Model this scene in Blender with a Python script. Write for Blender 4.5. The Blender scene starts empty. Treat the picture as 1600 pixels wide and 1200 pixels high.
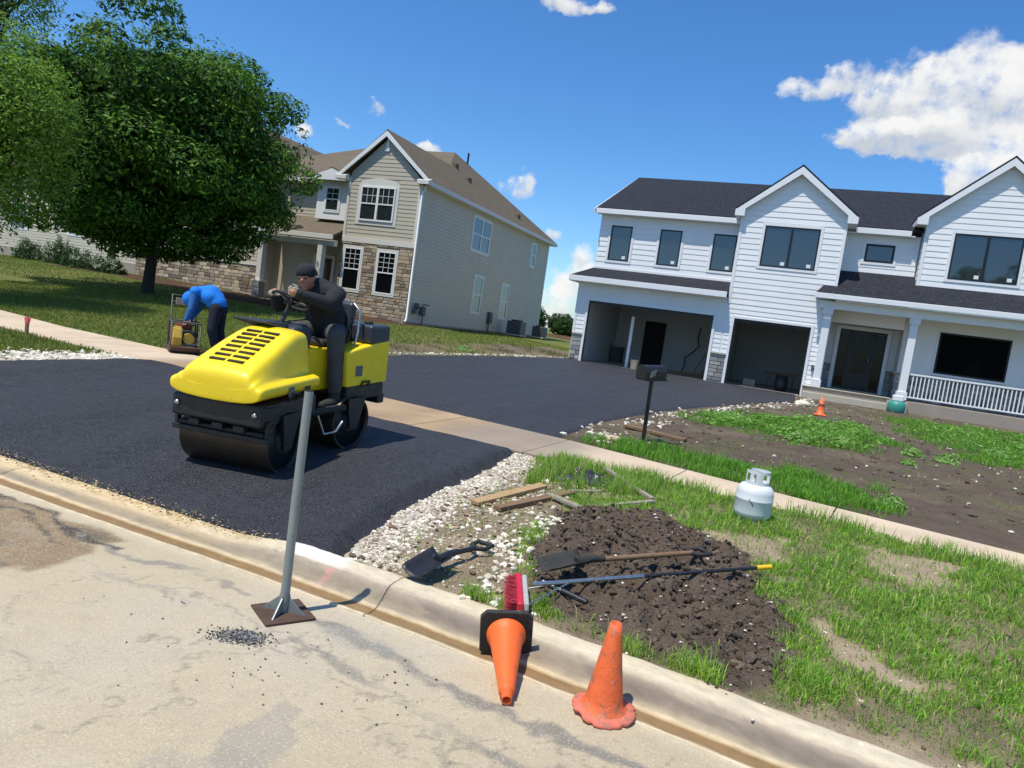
import bpy, bmesh, math, random
import numpy as np
from mathutils import Vector, Matrix, noise as mnoise
random.seed(7); rng = np.random.default_rng(7)
sc = bpy.context.scene; COL = sc.collection
# ------------------------------------------------------------------ camera
FPX = 1110.0; ROLL = math.radians(8.07); PIT = math.atan(94.6/FPX); YAW = math.atan(431/FPX)
fwd = Vector((-math.sin(YAW)*math.cos(PIT), math.cos(YAW)*math.cos(PIT), -math.sin(PIT)))
r0 = Vector((math.cos(YAW), math.sin(YAW), 0)); u0 = r0.cross(fwd)
right = math.cos(ROLL)*r0 + math.sin(ROLL)*u0; up = -math.sin(ROLL)*r0 + math.cos(ROLL)*u0
cam = bpy.data.cameras.new('camera'); camo = bpy.data.objects.new('camera', cam); COL.objects.link(camo)
cam.sensor_width = 36; cam.lens = 36*FPX/1600; cam.clip_start = .05; cam.clip_end = 3000
camo.matrix_world = Matrix(((right.x, up.x, -fwd.x, 0), (right.y, up.y, -fwd.y, 0), (right.z, up.z, -fwd.z, 1.6), (0, 0, 0, 1)))
sc.camera = camo
sc.view_settings.view_transform = 'Standard'; sc.view_settings.look = 'None'
sc.view_settings.exposure = 0.2; sc.view_settings.gamma = 1; sc.view_settings.use_curve_mapping = False
# ------------------------------------------------------------------ sun and sky
SUN = Vector((-.19, -.345, .92)).normalized()
SEL = math.asin(SUN.z); SAZ = math.atan2(SUN.x, SUN.y)
sun = bpy.data.lights.new('sun', 'SUN'); suno = bpy.data.objects.new('sun', sun); COL.objects.link(suno)
sun.energy = 4.2; sun.angle = math.radians(.53); sun.color = (1, .95, .84)
suno.rotation_euler = (-SUN).to_track_quat('-Z', 'Y').to_euler(); suno.location = (0, 0, 30)
world = bpy.data.worlds.new('World'); sc.world = world; world.use_nodes = True
NT = world.node_tree; NT.nodes.clear()
def nd(t, typ, **kw):
    n = t.nodes.new(typ)
    for k, v in kw.items(): setattr(n, k, v)
    return n
def mth(t, op, a, b=None, c=None, clamp=False):
    n = t.nodes.new('ShaderNodeMath'); n.operation = op; n.use_clamp = clamp
    for i, v in enumerate((a, b, c)):
        if v is None: continue
        if isinstance(v, (int, float)): n.inputs[i].default_value = v
        else: t.links.new(v, n.inputs[i])
    return n.outputs[0]
def mixc(t, f, a, b, blend='MIX'):
    n = t.nodes.new('ShaderNodeMix'); n.data_type = 'RGBA'; n.blend_type = blend
    for i, v in ((0, f), (6, a), (7, b)):
        if isinstance(v, (int, float)): n.inputs[i].default_value = v
        elif isinstance(v, (tuple, list)): n.inputs[i].default_value = (*v[:3], 1)
        else: t.links.new(v, n.inputs[i])
    return n.outputs[2]
def build_world():
    t = NT
    sky = nd(t, 'ShaderNodeTexSky', sky_type='NISHITA', sun_disc=False)
    sky.sun_elevation = SEL; sky.sun_rotation = SAZ; sky.altitude = 200; sky.air_density = 1.0; sky.dust_density = .6; sky.ozone_density = 2.2
    tc = nd(t, 'ShaderNodeTexCoord'); sp = nd(t, 'ShaderNodeSeparateXYZ'); t.links.new(tc.outputs['Generated'], sp.inputs[0])
    az = mth(t, 'ARCTAN2', sp.outputs[0], sp.outputs[1]); el = mth(t, 'ARCSINE', sp.outputs[2])
    blobs = [(.055,.283,.055,.024),(.105,.288,.07,.030),(.088,.304,.06,.03),(.172,.238,.04,.032),(.205,.236,.05,.045),(.240,.235,.05,.05),(.160,.215,.03,.03),(-0.035,0.336,0.045,0.016),(0.007,0.351,0.036,0.018),(0.045,0.323,0.05,0.032),(0.087,0.343,0.054,0.041),(0.137,0.358,0.063,0.041),(0.132,0.315,0.099,0.045),(0.192,0.333,0.072,0.054),(0.049,0.284,0.063,0.022),(0.118,0.284,0.099,0.025),(0.181,0.26,0.068,0.041),(0.153,0.239,0.034,0.027),(0.216,0.266,0.054,0.063),(-0.301,0.104,0.025,0.022),(-0.311,0.068,0.034,0.029),(-0.323,0.03,0.036,0.036),(-0.282,0.081,0.018,0.018),(-0.402,0.184,0.031,0.02),(-0.391,0.196,0.014,0.018),(-0.604,0.251,0.015,0.011),(-0.645,0.227,0.014,0.006),(-0.689,0.206,0.013,0.016),(-0.374,0.409,0.041,0.011),(-0.322,0.409,0.025,0.008),(-0.53,0.214,0.027,0.007),(-0.343,0.129,0.016,0.009),(-1.07,0.15,0.07,0.05),(0.36,0.226,0.135,0.054),(.7,.3,.12,.06),(-2.2,.25,.2,.07),(2.6,.3,.16,.08),(1.7,.22,.2,.06),(-1.6,.4,.1,.05),(3.0,.5,.1,.06)]
    # warp
    nz = nd(t, 'ShaderNodeTexNoise'); nz.inputs['Scale'].default_value = 34; nz.inputs['Detail'].default_value = 6; nz.inputs['Roughness'].default_value = .6
    t.links.new(tc.outputs['Generated'], nz.inputs['Vector'])
    nz2 = nd(t, 'ShaderNodeTexNoise'); nz2.inputs['Scale'].default_value = 13; nz2.inputs['Detail'].default_value = 4
    t.links.new(tc.outputs['Generated'], nz2.inputs['Vector'])
    s2 = nd(t, 'ShaderNodeSeparateColor'); t.links.new(nz.outputs['Color'], s2.inputs[0])
    az = mth(t, 'MULTIPLY_ADD', mth(t, 'SUBTRACT', s2.outputs[0], .5), .035, az)
    el = mth(t, 'MULTIPLY_ADD', mth(t, 'SUBTRACT', s2.outputs[1], .5), .03, el)
    acc = None; hi = None
    for a, e, ra, re in blobs:
        dx = mth(t, 'DIVIDE', mth(t, 'SUBTRACT', az, a), ra*1.04); dy = mth(t, 'DIVIDE', mth(t, 'SUBTRACT', el, e), re*1.04)
        v = mth(t, 'SUBTRACT', 1, mth(t, 'MULTIPLY_ADD', dx, dx, mth(t, 'MULTIPLY', dy, dy)), clamp=True)
        w = mth(t, 'MULTIPLY', v, dy)
        acc = v if acc is None else mth(t, 'ADD', acc, v)
        hi = w if hi is None else mth(t, 'ADD', hi, w)
    d = mth(t, 'ADD', mth(t, 'MINIMUM', acc, 1.1), mth(t, 'MULTIPLY', mth(t, 'SUBTRACT', nz.outputs[0], .54), 2.3))
    r = nd(t, 'ShaderNodeMapRange', interpolation_type='SMOOTHSTEP'); t.links.new(mth(t, 'MULTIPLY', d, mth(t, 'MULTIPLY', acc, 6, clamp=True)), r.inputs[0]); r.inputs[1].default_value = .08; r.inputs[2].default_value = 1.15
    # lit tops, grey bases
    sh = nd(t, 'ShaderNodeMapRange'); t.links.new(mth(t, 'MULTIPLY_ADD', mth(t, 'SUBTRACT', nz2.outputs[0], .5), 1.6, mth(t, 'MULTIPLY_ADD', mth(t, 'SUBTRACT', nz.outputs[0], .5), .8, hi)), sh.inputs[0]); sh.inputs[1].default_value = -.55; sh.inputs[2].default_value = .35
    cc = mixc(t, sh.outputs[0], (3.9, 4.15, 4.5), (6.2, 6.15, 6.0))
    hs = nd(t, 'ShaderNodeHueSaturation'); t.links.new(sky.outputs[0], hs.inputs['Color']); hs.inputs['Saturation'].default_value = 1.24; hs.inputs['Value'].default_value = 1.0
    skyc = mixc(t, 1.0, hs.outputs[0], (.74, .95, 1.12), 'MULTIPLY')
    out = mixc(t, mth(t, 'MULTIPLY', r.outputs[0], .96), skyc, cc)
    bg = nd(t, 'ShaderNodeBackground'); bg.inputs[1].default_value = .135; t.links.new(out, bg.inputs[0])
    wo = nd(t, 'ShaderNodeOutputWorld'); t.links.new(bg.outputs[0], wo.inputs[0])
build_world()
# ------------------------------------------------------------------ materials
MATS = {}
def mat(name, col=(.5, .5, .5), rough=.7, streak=0, var=.1, vscale=3., bump=0., bscale=60., bdist=.01, metal=0., ior=1.45, attr=None, speck=None, transl=0., spec=.5, coat=0., detail=5):
    m = bpy.data.materials.new(name); m.use_nodes = True; t = m.node_tree; p = t.nodes['Principled BSDF']; MATS[name] = m
    tc = nd(t, 'ShaderNodeTexCoord')
    def no(scale, det=detail, rgh=.6):
        n = nd(t, 'ShaderNodeTexNoise'); n.inputs['Scale'].default_value = scale; n.inputs['Detail'].default_value = det; n.inputs['Roughness'].default_value = rgh
        t.links.new(tc.outputs['Object'], n.inputs['Vector']); return n.outputs[0]
    if attr:
        a = nd(t, 'ShaderNodeAttribute', attribute_name=attr); base = a.outputs['Color']
    else:
        rgb = nd(t, 'ShaderNodeRGB'); rgb.outputs[0].default_value = (*col, 1); base = rgb.outputs[0]
    if var:
        f = mth(t, 'MULTIPLY_ADD', mth(t, 'SUBTRACT', no(vscale), .5), var*4, 1.0)
        f = mth(t, 'MAXIMUM', f, .15)
        cb = nd(t, 'ShaderNodeCombineColor'); [t.links.new(f, cb.inputs[i]) for i in range(3)]
        base = mixc(t, 1., base, cb.outputs[0], 'MULTIPLY')
    if streak:
        mp = nd(t, 'ShaderNodeMapping'); mp.inputs['Scale'].default_value = (1.6, .10, 1); mp.inputs['Rotation'].default_value = (0, 0, .06); t.links.new(tc.outputs['Object'], mp.inputs['Vector'])
        n = nd(t, 'ShaderNodeTexNoise'); n.inputs['Scale'].default_value = 1.6; n.inputs['Detail'].default_value = 4; t.links.new(mp.outputs[0], n.inputs['Vector'])
        f = mth(t, 'MAXIMUM', mth(t, 'MULTIPLY_ADD', mth(t, 'SUBTRACT', n.outputs[0], .5), streak*4, 1.0), .3); cb = nd(t, 'ShaderNodeCombineColor'); [t.links.new(f, cb.inputs[i]) for i in range(3)]; base = mixc(t, 1., base, cb.outputs[0], 'MULTIPLY')
    if speck:   # (colour, scale, threshold, strength)
        for (sc_, ssc, th, st) in speck:
            n = no(ssc, 3, .7); mr = nd(t, 'ShaderNodeMapRange'); t.links.new(n, mr.inputs[0]); mr.inputs[1].default_value = th; mr.inputs[2].default_value = th+.06
            base = mixc(t, mth(t, 'MULTIPLY', mr.outputs[0], st), base, sc_)
    t.links.new(base, p.inputs['Base Color'])
    p.inputs['Roughness'].default_value = rough; p.inputs['Metallic'].default_value = metal; p.inputs['IOR'].default_value = ior
    p.inputs['Specular IOR Level'].default_value = spec; p.inputs['Coat Weight'].default_value = coat
    if var and rough > .15:
        t.links.new(mth(t, 'MULTIPLY_ADD', mth(t, 'SUBTRACT', no(vscale*2.3), .5), .35, rough, clamp=True), p.inputs['Roughness'])
    if bump:
        b = nd(t, 'ShaderNodeBump'); b.inputs['Strength'].default_value = bump; b.inputs['Distance'].default_value = bdist
        t.links.new(no(bscale, 4, .7), b.inputs['Height']); t.links.new(b.outputs[0], p.inputs['Normal'])
    if transl:
        tr = nd(t, 'ShaderNodeBsdfTranslucent'); t.links.new(base, tr.inputs[0]); mx = nd(t, 'ShaderNodeMixShader'); mx.inputs[0].default_value = transl
        o = t.nodes['Material Output']; t.links.new(p.outputs[0], mx.inputs[1]); t.links.new(tr.outputs[0], mx.inputs[2]); t.links.new(mx.outputs[0], o.inputs[0])
    return m
mat('ground', attr='Col', rough=.95, var=.13, vscale=9, bump=.9, bscale=45, bdist=.03, spec=.15, speck=[((.3, .26, .2), 38, .64, .45), ((.02, .015, .01), 55, .62, .5), ((.40, .32, .22), 150, .57, .35), ((.05, .038, .028), 125, .58, .45)])
mat('street', attr='Col', rough=.85, var=.05, vscale=5, bump=.5, bscale=130, bdist=.006, spec=.25, speck=[((.68, .60, .44), 85, .55, .35), ((.22, .19, .14), 110, .58, .45), ((.28, .25, .20), 30, .62, .35), ((.42, .36, .26), 3, .56, .2), ((.10, .085, .06), 160, .62, .5), ((.36, .31, .22), 12, .56, .25)])
mat('curb', attr='Col', rough=.85, var=.09, vscale=7, bump=.6, bscale=80, bdist=.006, spec=.25, speck=[((.22, .18, .12), 60, .63, .45)])
mat('sidewalk', attr='Col', rough=.88, var=.05, vscale=5, bump=.3, bscale=110, bdist=.004, spec=.25, speck=[((.3, .25, .18), 40, .66, .3)])
mat('asphalt', (.023, .023, .028), rough=.62, streak=.35, var=.12, vscale=2.2, bump=1., bscale=150, bdist=.012, spec=.4, speck=[((.17, .17, .18), 110, .54, .75), ((.005, .005, .007), 80, .54, .85), ((.06, .06, .066), 9, .52, .35), ((.045, .045, .052), 1.3, .5, .35)])
mat('stone_white', attr='Col', rough=.9, var=.1, vscale=20, bump=.3, bscale=90, spec=.2)
mat('blade', attr='Col', rough=.5, var=0, transl=.42, spec=.3)
mat('leaf', attr='Col', rough=.5, var=0, transl=.4, spec=.25)
mat('bark', (.05, .04, .032), rough=.95, var=.25, vscale=12, bump=1., bscale=25, bdist=.05)
mat('white_siding', (.79, .79, .79), rough=.5, var=.05, vscale=.9, spec=.35)
mat('white_trim', (.77, .77, .78), rough=.45, var=.02, vscale=3)
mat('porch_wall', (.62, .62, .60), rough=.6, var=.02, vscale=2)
mat('beige_siding', (.47, .42, .33), rough=.6, var=.03, vscale=1.5)
mat('lifted_siding', (.55, .485, .385), rough=.6, var=.06, vscale=1.2, bump=.0)  # beige siding again, colour raised to brighten the shaded side wall
mat('beige_trim', (.66, .63, .57), rough=.5, var=.03, vscale=3)
mat('dark_shingle', (.025, .027, .035), rough=.9, var=.16, vscale=2.5, bump=.8, bscale=28, bdist=.03, speck=[((.060, .062, .072), 10, .55, .6), ((.012, .012, .014), 13, .56, .6)], spec=.2)
mat('brown_shingle', (.15, .12, .085), rough=.92, var=.14, vscale=2., bump=.7, bscale=24, bdist=.03, speck=[((.23, .18, .13), 10, .56, .5), ((.06, .05, .038), 13, .57, .5)], spec=.15)
mat('black_frame', (.012, .013, .014), rough=.4, var=.0)
mat('glass', (.022, .028, .03), rough=.03, var=0, ior=1.85, spec=.6)
mat('glass_dark', (.005, .006, .007), rough=.04, var=0, ior=1.33, spec=.35)
mat('glass_clear_back', (.10, .13, .15), rough=.06, var=.1, vscale=1., ior=1.8)
mat('white_vinyl', (.78, .78, .76), rough=.4, var=0)
mat('mortar', (.24, .21, .17), rough=.95, var=.1, vscale=15, bump=.6, bscale=70)
mat('brown_stone', attr='Col', rough=.9, var=.16, vscale=9, bump=.8, bscale=30, bdist=.02)
mat('grey_stone', attr='Col', rough=.9, var=.12, vscale=9, bump=.8, bscale=30, bdist=.02)
mat('drywall', (.58, .59, .59), rough=.9, var=.04, vscale=1)
mat('dark_room', (.03, .03, .03), rough=.9, var=0)
mat('concrete', (.40, .36, .29), rough=.9, var=.08, vscale=4, bump=.3, bscale=60)
mat('concrete_pale', (.46, .42, .33), rough=.9, var=.07, vscale=5, bump=.3, bscale=60)
mat('foundation', (.33, .28, .23), rough=.92, var=.08, vscale=3, bump=.3, bscale=40)
mat('yellow_paint', (.90, .66, .015), rough=.38, var=.06, vscale=5, coat=.25, spec=.5, speck=[((.45, .33, .10), 26, .62, .35), ((.30, .24, .12), 90, .66, .5)])
mat('black_paint', (.018, .019, .022), rough=.45, var=.15, vscale=8, bump=.15, bscale=50, speck=[((.10, .085, .065), 20, .60, .4)])
mat('dark_grey_plastic', (.035, .042, .055), rough=.45, var=.08, vscale=6)
mat('drum_steel', (.075, .06, .045), rough=.42, metal=.75, var=.2, vscale=7, bump=.15, bscale=40)
mat('bare_steel', (.45, .46, .46), rough=.35, metal=.9, var=.1, vscale=12)
mat('slot', (.02, .016, .006), rough=.8, var=0)
mat('orange_cone', (.86, .14, .025), rough=.5, var=.07, vscale=12, bump=.2, bscale=40, speck=[((.38, .10, .05), 16, .60, .45)])
mat('orange_dirty', (.72, .13, .035), rough=.65, var=.14, vscale=16, bump=.4, bscale=50, speck=[((.30, .13, .08), 13, .53, .65), ((.45, .30, .22), 30, .62, .5)])
mat('cone_rim', (.62, .16, .10), rough=.75, var=.12, vscale=18, speck=[((.28, .15, .11), 22, .55, .6)])
mat('black_rubber', (.03, .03, .028), rough=.8, var=.2, vscale=14, speck=[((.12, .10, .08), 25, .6, .5)])
mat('galvanised', (.26, .29, .28), rough=.5, metal=.35, var=.1, vscale=9, speck=[((.15, .13, .1), 18, .62, .5)])
mat('rust', (.085, .05, .035), rough=.85, var=.25, vscale=12, bump=.5, bscale=70)
mat('wood', (.20, .12, .065), rough=.8, var=.2, vscale=18, bump=.4, bscale=60)
mat('wood_light', (.40, .26, .13), rough=.85, var=.18, vscale=14, bump=.4, bscale=60)
mat('wood_grey', (.30, .26, .20), rough=.9, var=.18, vscale=14, bump=.5, bscale=60)
mat('red_plastic', (.55, .02, .045), rough=.45, var=.08, vscale=10)
mat('bristle', (.48, .47, .45), rough=.9, var=.15, vscale=30, bump=.8, bscale=200)
mat('bristle_red', (.45, .03, .05), rough=.9, var=.15, vscale=30, bump=.8, bscale=200)
mat('yellow_plastic', (.85, .5, .02), rough=.4, var=.03)
mat('tank_paint', (.66, .68, .68), rough=.38, var=.05, vscale=8, speck=[((.35, .33, .3), 30, .66, .5)])
mat('sticker', (.12, .13, .14), rough=.6, var=0)
mat('mailbox_black', (.02, .018, .02), rough=.35, var=.1, vscale=9)
mat('blue_cloth', (.008, .19, .66), rough=.85, var=.12, vscale=9, bump=.4, bscale=25, bdist=.02)
mat('blue_sleeve', (.02, .12, .34), rough=.85, var=.12, vscale=9)
mat('navy_cloth', (.010, .012, .022), rough=.9, var=.2, vscale=10, bump=.5, bscale=20, bdist=.02)
mat('charcoal_cloth', (.018, .019, .023), rough=.9, var=.2, vscale=9, bump=.6, bscale=18, bdist=.03)
mat('trouser_cloth', (.075, .072, .070), rough=.92, var=.2, vscale=9, bump=.6, bscale=18, bdist=.03)
mat('skin', (.42, .19, .12), rough=.55, var=.06, vscale=20)
mat('hair', (.015, .012, .01), rough=.7, var=.1)
mat('glove', (.30, .27, .20), rough=.85, var=.15, vscale=30)
mat('engine_grey', (.11, .10, .09), rough=.6, metal=.4, var=.25, vscale=16)
mat('engine_red', (.16, .03, .02), rough=.6, var=.2, vscale=16)
mat('dirty_yellow', (.42, .27, .03), rough=.6, var=.2, vscale=14, speck=[((.08, .06, .04), 22, .58, .6)])
mat('teal_plastic', (.05, .27, .22), rough=.45, var=.06)
mat('ac_grey', (.085, .095, .11), rough=.55, metal=.2, var=.08, vscale=8)
mat('stake_pink', (.75, .12, .12), rough=.8, var=.05)
mat('dark_plastic_sheet', (.03, .03, .04), rough=.35, var=.2, vscale=12)
mat('fence_wood', (.22, .13, .08), rough=.9, var=.15, vscale=6)
mat('mulch', (.06, .03, .018), rough=.95, var=.3, vscale=14, bump=1, bscale=50)
# ------------------------------------------------------------------ object helpers
W = {}
def reg(o, M=None): W[o.name] = M if M is not None else Matrix(); return o
def tag(o, label=None, cat=None, group=None, kind=None):
    if label: o['label'] = label
    if cat: o['category'] = cat
    if group: o['group'] = group
    if kind: o['kind'] = kind
    return o
def thing(name, label, cat, loc=(0, 0, 0), rot=(0, 0, 0), group=None):
    o = bpy.data.objects.new(name, None); COL.objects.link(o); o.location = loc; o.rotation_euler = rot; o.empty_display_size = .1
    from mathutils import Euler
    reg(o, Matrix.Translation(loc) @ Euler(rot).to_matrix().to_4x4()); return tag(o, label, cat, group)
def attach(o, parent, world=True):
    if parent is None: reg(o); return o
    o.parent = parent
    if world: o.matrix_parent_inverse = W[parent.name].inverted(); reg(o)
    else: reg(o, W[parent.name].copy())
    return o
class MB:
    def __init__(s): s.v = []; s.f = []; s.sm = []; s.ch = []
    def add(s, vs, fs, smooth=False):
        n = len(s.v); s.ch.append((n, len(s.f), len(vs), len(fs))); s.v += [tuple(v) for v in vs]; s.f += [tuple(i+n for i in f) for f in fs]; s.sm += [smooth]*len(fs); return s
    def box(s, x0, x1, y0, y1, z0, z1, M=None):
        vs = [Vector((x, y, z)) for z in (z0, z1) for y in (y0, y1) for x in (x0, x1)]
        if M: vs = [M @ v for v in vs]
        return s.add(vs, [(0, 2, 3, 1), (4, 5, 7, 6), (0, 1, 5, 4), (2, 6, 7, 3), (0, 4, 6, 2), (1, 3, 7, 5)])
    def cbox(s, c, d, M=None):
        return s.box(c[0]-d[0]/2, c[0]+d[0]/2, c[1]-d[1]/2, c[1]+d[1]/2, c[2]-d[2]/2, c[2]+d[2]/2, M)
    def tube(s, pts, rad, n=12, cap=True, closed=False, smooth=True):
        pts = [Vector(p) for p in pts]; R = rad if isinstance(rad, (list, tuple)) else [rad]*len(pts); vs = []; L = len(pts); prev = None
        for i, p in enumerate(pts):
            if closed: d = pts[(i+1) % L]-pts[i-1]
            else: d = pts[min(i+1, L-1)]-pts[max(i-1, 0)]
            d.normalize()
            if prev is None: a = d.orthogonal().normalized()
            else: a = (prev-d*prev.dot(d)).normalized()
            prev = a; b = d.cross(a)
            for k in range(n):
                t = 2*math.pi*k/n; vs.append(p+(a*math.cos(t)+b*math.sin(t))*R[i])
        fs = []
        for i in range(L if closed else L-1):
            for k in range(n):
                j = (i+1) % L; fs.append((i*n+k, i*n+(k+1) % n, j*n+(k+1) % n, j*n+k))
        s.add(vs, fs, smooth)
        if cap and not closed: s.add(vs[:n], [tuple(range(n-1, -1, -1))]); s.add(vs[-n:], [tuple(range(n))])
        return s
    def lathe(s, prof, n=32, M=None, smooth=True):
        vs = []
        for r, z in prof:
            for k in range(n):
                t = 2*math.pi*k/n; v = Vector((r*math.cos(t), r*math.sin(t), z)); vs.append(M @ v if M else v)
        fs = [(i*n+k, i*n+(k+1) % n, (i+1)*n+(k+1) % n, (i+1)*n+k) for i in range(len(prof)-1) for k in range(n)]
        return s.add(vs, fs, smooth)
    def prism(s, poly, ax, a0, a1, M=None):
        """poly = 2D outline, extruded along axis ax (0,1,2) from a0 to a1"""
        n = len(poly); vs = []
        for a in (a0, a1):
            for p in poly:
                v = [0, 0, 0]; o = [i for i in range(3) if i != ax]; v[ax] = a; v[o[0]] = p[0]; v[o[1]] = p[1]; v = Vector(v); vs.append(M @ v if M else v)
        return s.add(vs, [tuple(range(n)), tuple(range(2*n-1, n-1, -1))]+[(i, i+n, (i+1) % n+n, (i+1) % n) for i in range(n)])
    def slab(s, pts, th):
        """planar polygon given a thickness downward"""
        n = len(pts); P = [Vector(p) for p in pts]; nn = (P[1]-P[0]).cross(P[2]-P[0]).normalized()
        if nn.z < 0: nn = -nn
        return s.add(P+[p-nn*th for p in P], [tuple(range(n)), tuple(range(2*n-1, n-1, -1))]+[(i, i+n, (i+1) % n+n, (i+1) % n) for i in range(n)])
    def build(s, name, m, parent=None, bevel=0, world=True, M=None, seg=2, subd=0, recalc=True):
        me = bpy.data.meshes.new(name); vs = [M @ Vector(v) for v in s.v] if M else s.v
        me.from_pydata(vs, [], s.f); me.polygons.foreach_set('use_smooth', s.sm)
        if recalc:
            b = bmesh.new(); b.from_mesh(me); bmesh.ops.recalc_face_normals(b, faces=b.faces); b.to_mesh(me); b.free()
        me.materials.append(MATS[m]); o = bpy.data.objects.new(name, me); COL.objects.link(o); attach(o, parent, world)
        if bevel:
            md = o.modifiers.new('bevel', 'BEVEL'); md.width = bevel; md.segments = seg; md.limit_method = 'ANGLE'; md.angle_limit = math.radians(40)
        if subd:
            md = o.modifiers.new('sub', 'SUBSURF'); md.levels = md.render_levels = subd
        return o
def each(mb, name, m, parent=None, **k):
    """every piece of the collection becomes an object of its own"""
    r = None
    for v0, f0, nv, nf in mb.ch:
        q = MB(); q.add(mb.v[v0:v0+nv], [tuple(i-v0 for i in f) for f in mb.f[f0:f0+nf]], mb.sm[f0]); o = q.build(name, m, parent, **k); r = r or o
    return r
def npmesh(name, V, F, m, C=None, parent=None, smooth=False):
    """V (n,3), F (k,3|4) uniform, C (n,3) colour per vertex"""
    me = bpy.data.meshes.new(name); V = np.asarray(V, np.float32); F = np.asarray(F, np.int32); k = F.shape[1]
    me.vertices.add(len(V)); me.vertices.foreach_set('co', V.ravel()); me.loops.add(F.size); me.loops.foreach_set('vertex_index', F.ravel())
    me.polygons.add(len(F)); me.polygons.foreach_set('loop_start', np.arange(len(F), dtype=np.int32)*k)
    me.polygons.foreach_set('use_smooth', np.full(len(F), smooth)); me.update(calc_edges=True); me.validate()
    if C is not None:
        a = me.color_attributes.new('Col', 'FLOAT_COLOR', 'POINT'); cc = np.ones((len(V), 4), np.float32); cc[:, :3] = C; a.data.foreach_set('color', cc.ravel())
    me.materials.append(MATS[m]); o = bpy.data.objects.new(name, me); COL.objects.link(o); attach(o, parent); return o
def setcol(o, c):
    me = o.data; a = me.color_attributes.new('Col', 'FLOAT_COLOR', 'POINT'); a.data.foreach_set('color', np.tile(np.array([*c, 1], np.float32), len(me.vertices)))
# value noise in numpy
_G = rng.random((256, 256))
def vnoise(x, y):
    x = np.asarray(x, float); y = np.asarray(y, float); xi = np.floor(x).astype(int); yi = np.floor(y).astype(int); fx = x-xi; fy = y-yi; fx = fx*fx*(3-2*fx); fy = fy*fy*(3-2*fy)
    g = lambda a, b: _G[a % 256, b % 256]
    return (g(xi, yi)*(1-fx)+g(xi+1, yi)*fx)*(1-fy)+(g(xi, yi+1)*(1-fx)+g(xi+1, yi+1)*fx)*fy
def fbm(x, y, o=4, r=.55):
    s = 0; a = 1; t = 0
    for i in range(o): s = s+a*vnoise(x*2**i+17.3*i, y*2**i+5.1*i); t += a; a *= r
    return s/t
def inpoly(x, y, poly):
    x = np.asarray(x); y = np.asarray(y); c = np.zeros(x.shape, bool); n = len(poly)
    for i in range(n):
        x0, y0 = poly[i]; x1, y1 = poly[(i+1) % n]
        if y0 == y1: continue
        k = ((y0 > y) != (y1 > y)) & (x < (x1-x0)*(y-y0)/(y1-y0)+x0); c ^= k
    return c
def dline(x, y, pts):
    d = np.full(np.shape(x), 1e9)
    for (a, b), (c, e) in zip(pts[:-1], pts[1:]):
        L = (c-a)**2+(e-b)**2; t = np.clip(((x-a)*(c-a)+(y-b)*(e-b))/L, 0, 1); d = np.minimum(d, np.hypot(x-a-t*(c-a), y-b-t*(e-b)))
    return d
def dpoly(x, y, poly):
    """signed: positive inside"""
    d = dline(x, y, list(poly)+[poly[0]]); return np.where(inpoly(x, y, poly), d, -d)
def sstep(a, b, x): t = np.clip((x-a)/(b-a), 0, 1); return t*t*(3-2*t)
# ------------------------------------------------------------------ the lie of the land
Bk = lambda X: np.interp(X, [-60, -12, -5.5, -4, -2.6, -1.5, -.33, .56, 2, 60], [4.0, 3.68, 3.62, 3.56, 3.52, 3.455, 3.335, 3.215, 3.0, -4])           # back of the kerb
APX = ([3.3, 4.1, 4.8, 5.7, 6.9], [-2.2, -2.42, -2.55, -2.53, -2.5])
def aproR(Y): return np.interp(Y, *APX)
def aproL(Y): return np.interp(Y, [3.3, 7.9], [-9.9, -8.6])
def zap(Y): return .045+(np.asarray(Y, float)-3.55)*.064
def swN(X): return np.interp(X, [-40, -17, -12.7, -8.2, -4.3, -2.4, 0, 2, 8], [8.6, 8.5, 8.2, 7.75, 7.15, 7.02, 6.95, 6.5, 5.6])
def swF(X): return np.interp(X, [-40, -15.5, -12.9, -10, -5.4, -2.5, -1.45, .26, 2.05, 8], [10.2, 9.95, 9.5, 9.35, 8.85, 8.38, 8.1, 7.62, 7.2, 6.3])
def drvR(Y): return np.interp(Y, [8.3, 10.2, 12.4, 16.2, 20, 23, 28], [-2.45, -2.5, -2.3, -1.65, -.75, .25, .35])
def drvL(Y): return np.interp(Y, [8.3, 9.3, 15.5, 21, 25.7, 28], [-8.6, -9.0, -9.4, -9.1, -8.7, -8.5])
PILE = [(-1.5,4.63),(-1.54,5.3),(-1.36,5.61),(-.83,5.91),(-.44,5.65),(-.03,5.3),(.19,4.32),(.3,3.7),(.12,3.44),(-.07,3.29),(-.32,3.41),(-.48,3.44),(-.73,3.51),(-1.02,3.55),(-1.24,3.94)]
STONY = [(-2.5,6.83),(-1.78,6.63),(-1.06,6.19),(-1.39,5.34),(-1.5,4.63),(-1.21,3.85),(-1.02,3.55),(-.75,3.3),(-.42,3.17),(-1.0,3.2),(-1.51,3.2),(-1.95,3.2),(-2.3,3.3),(-2.6,4.72),(-2.6,5.77)]
SAND = [[(.7,6.32),(1.22,6.41),(1.48,6.37),(1.37,6.04),(1.07,5.44),(.86,5.6),(.71,5.78)],[(.28,4.44),(.44,4.45),(.65,4.29),(.72,4.0),(.91,3.96),(.8,3.77),(.5,3.93),(.36,4.07)],[(-.21,5.86),(.22,6.06),(.22,5.51),(-.03,5.14),(-.25,5.26),(-.55,5.74)],[(-.45,3.3),(-.15,3.35),(.13,3.33),(.39,3.36),(.74,3.32),(1.5,3.3),(3,3.2),(3,2.9),(.84,3.0),(.49,3.01),(.14,3.01)]]
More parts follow.
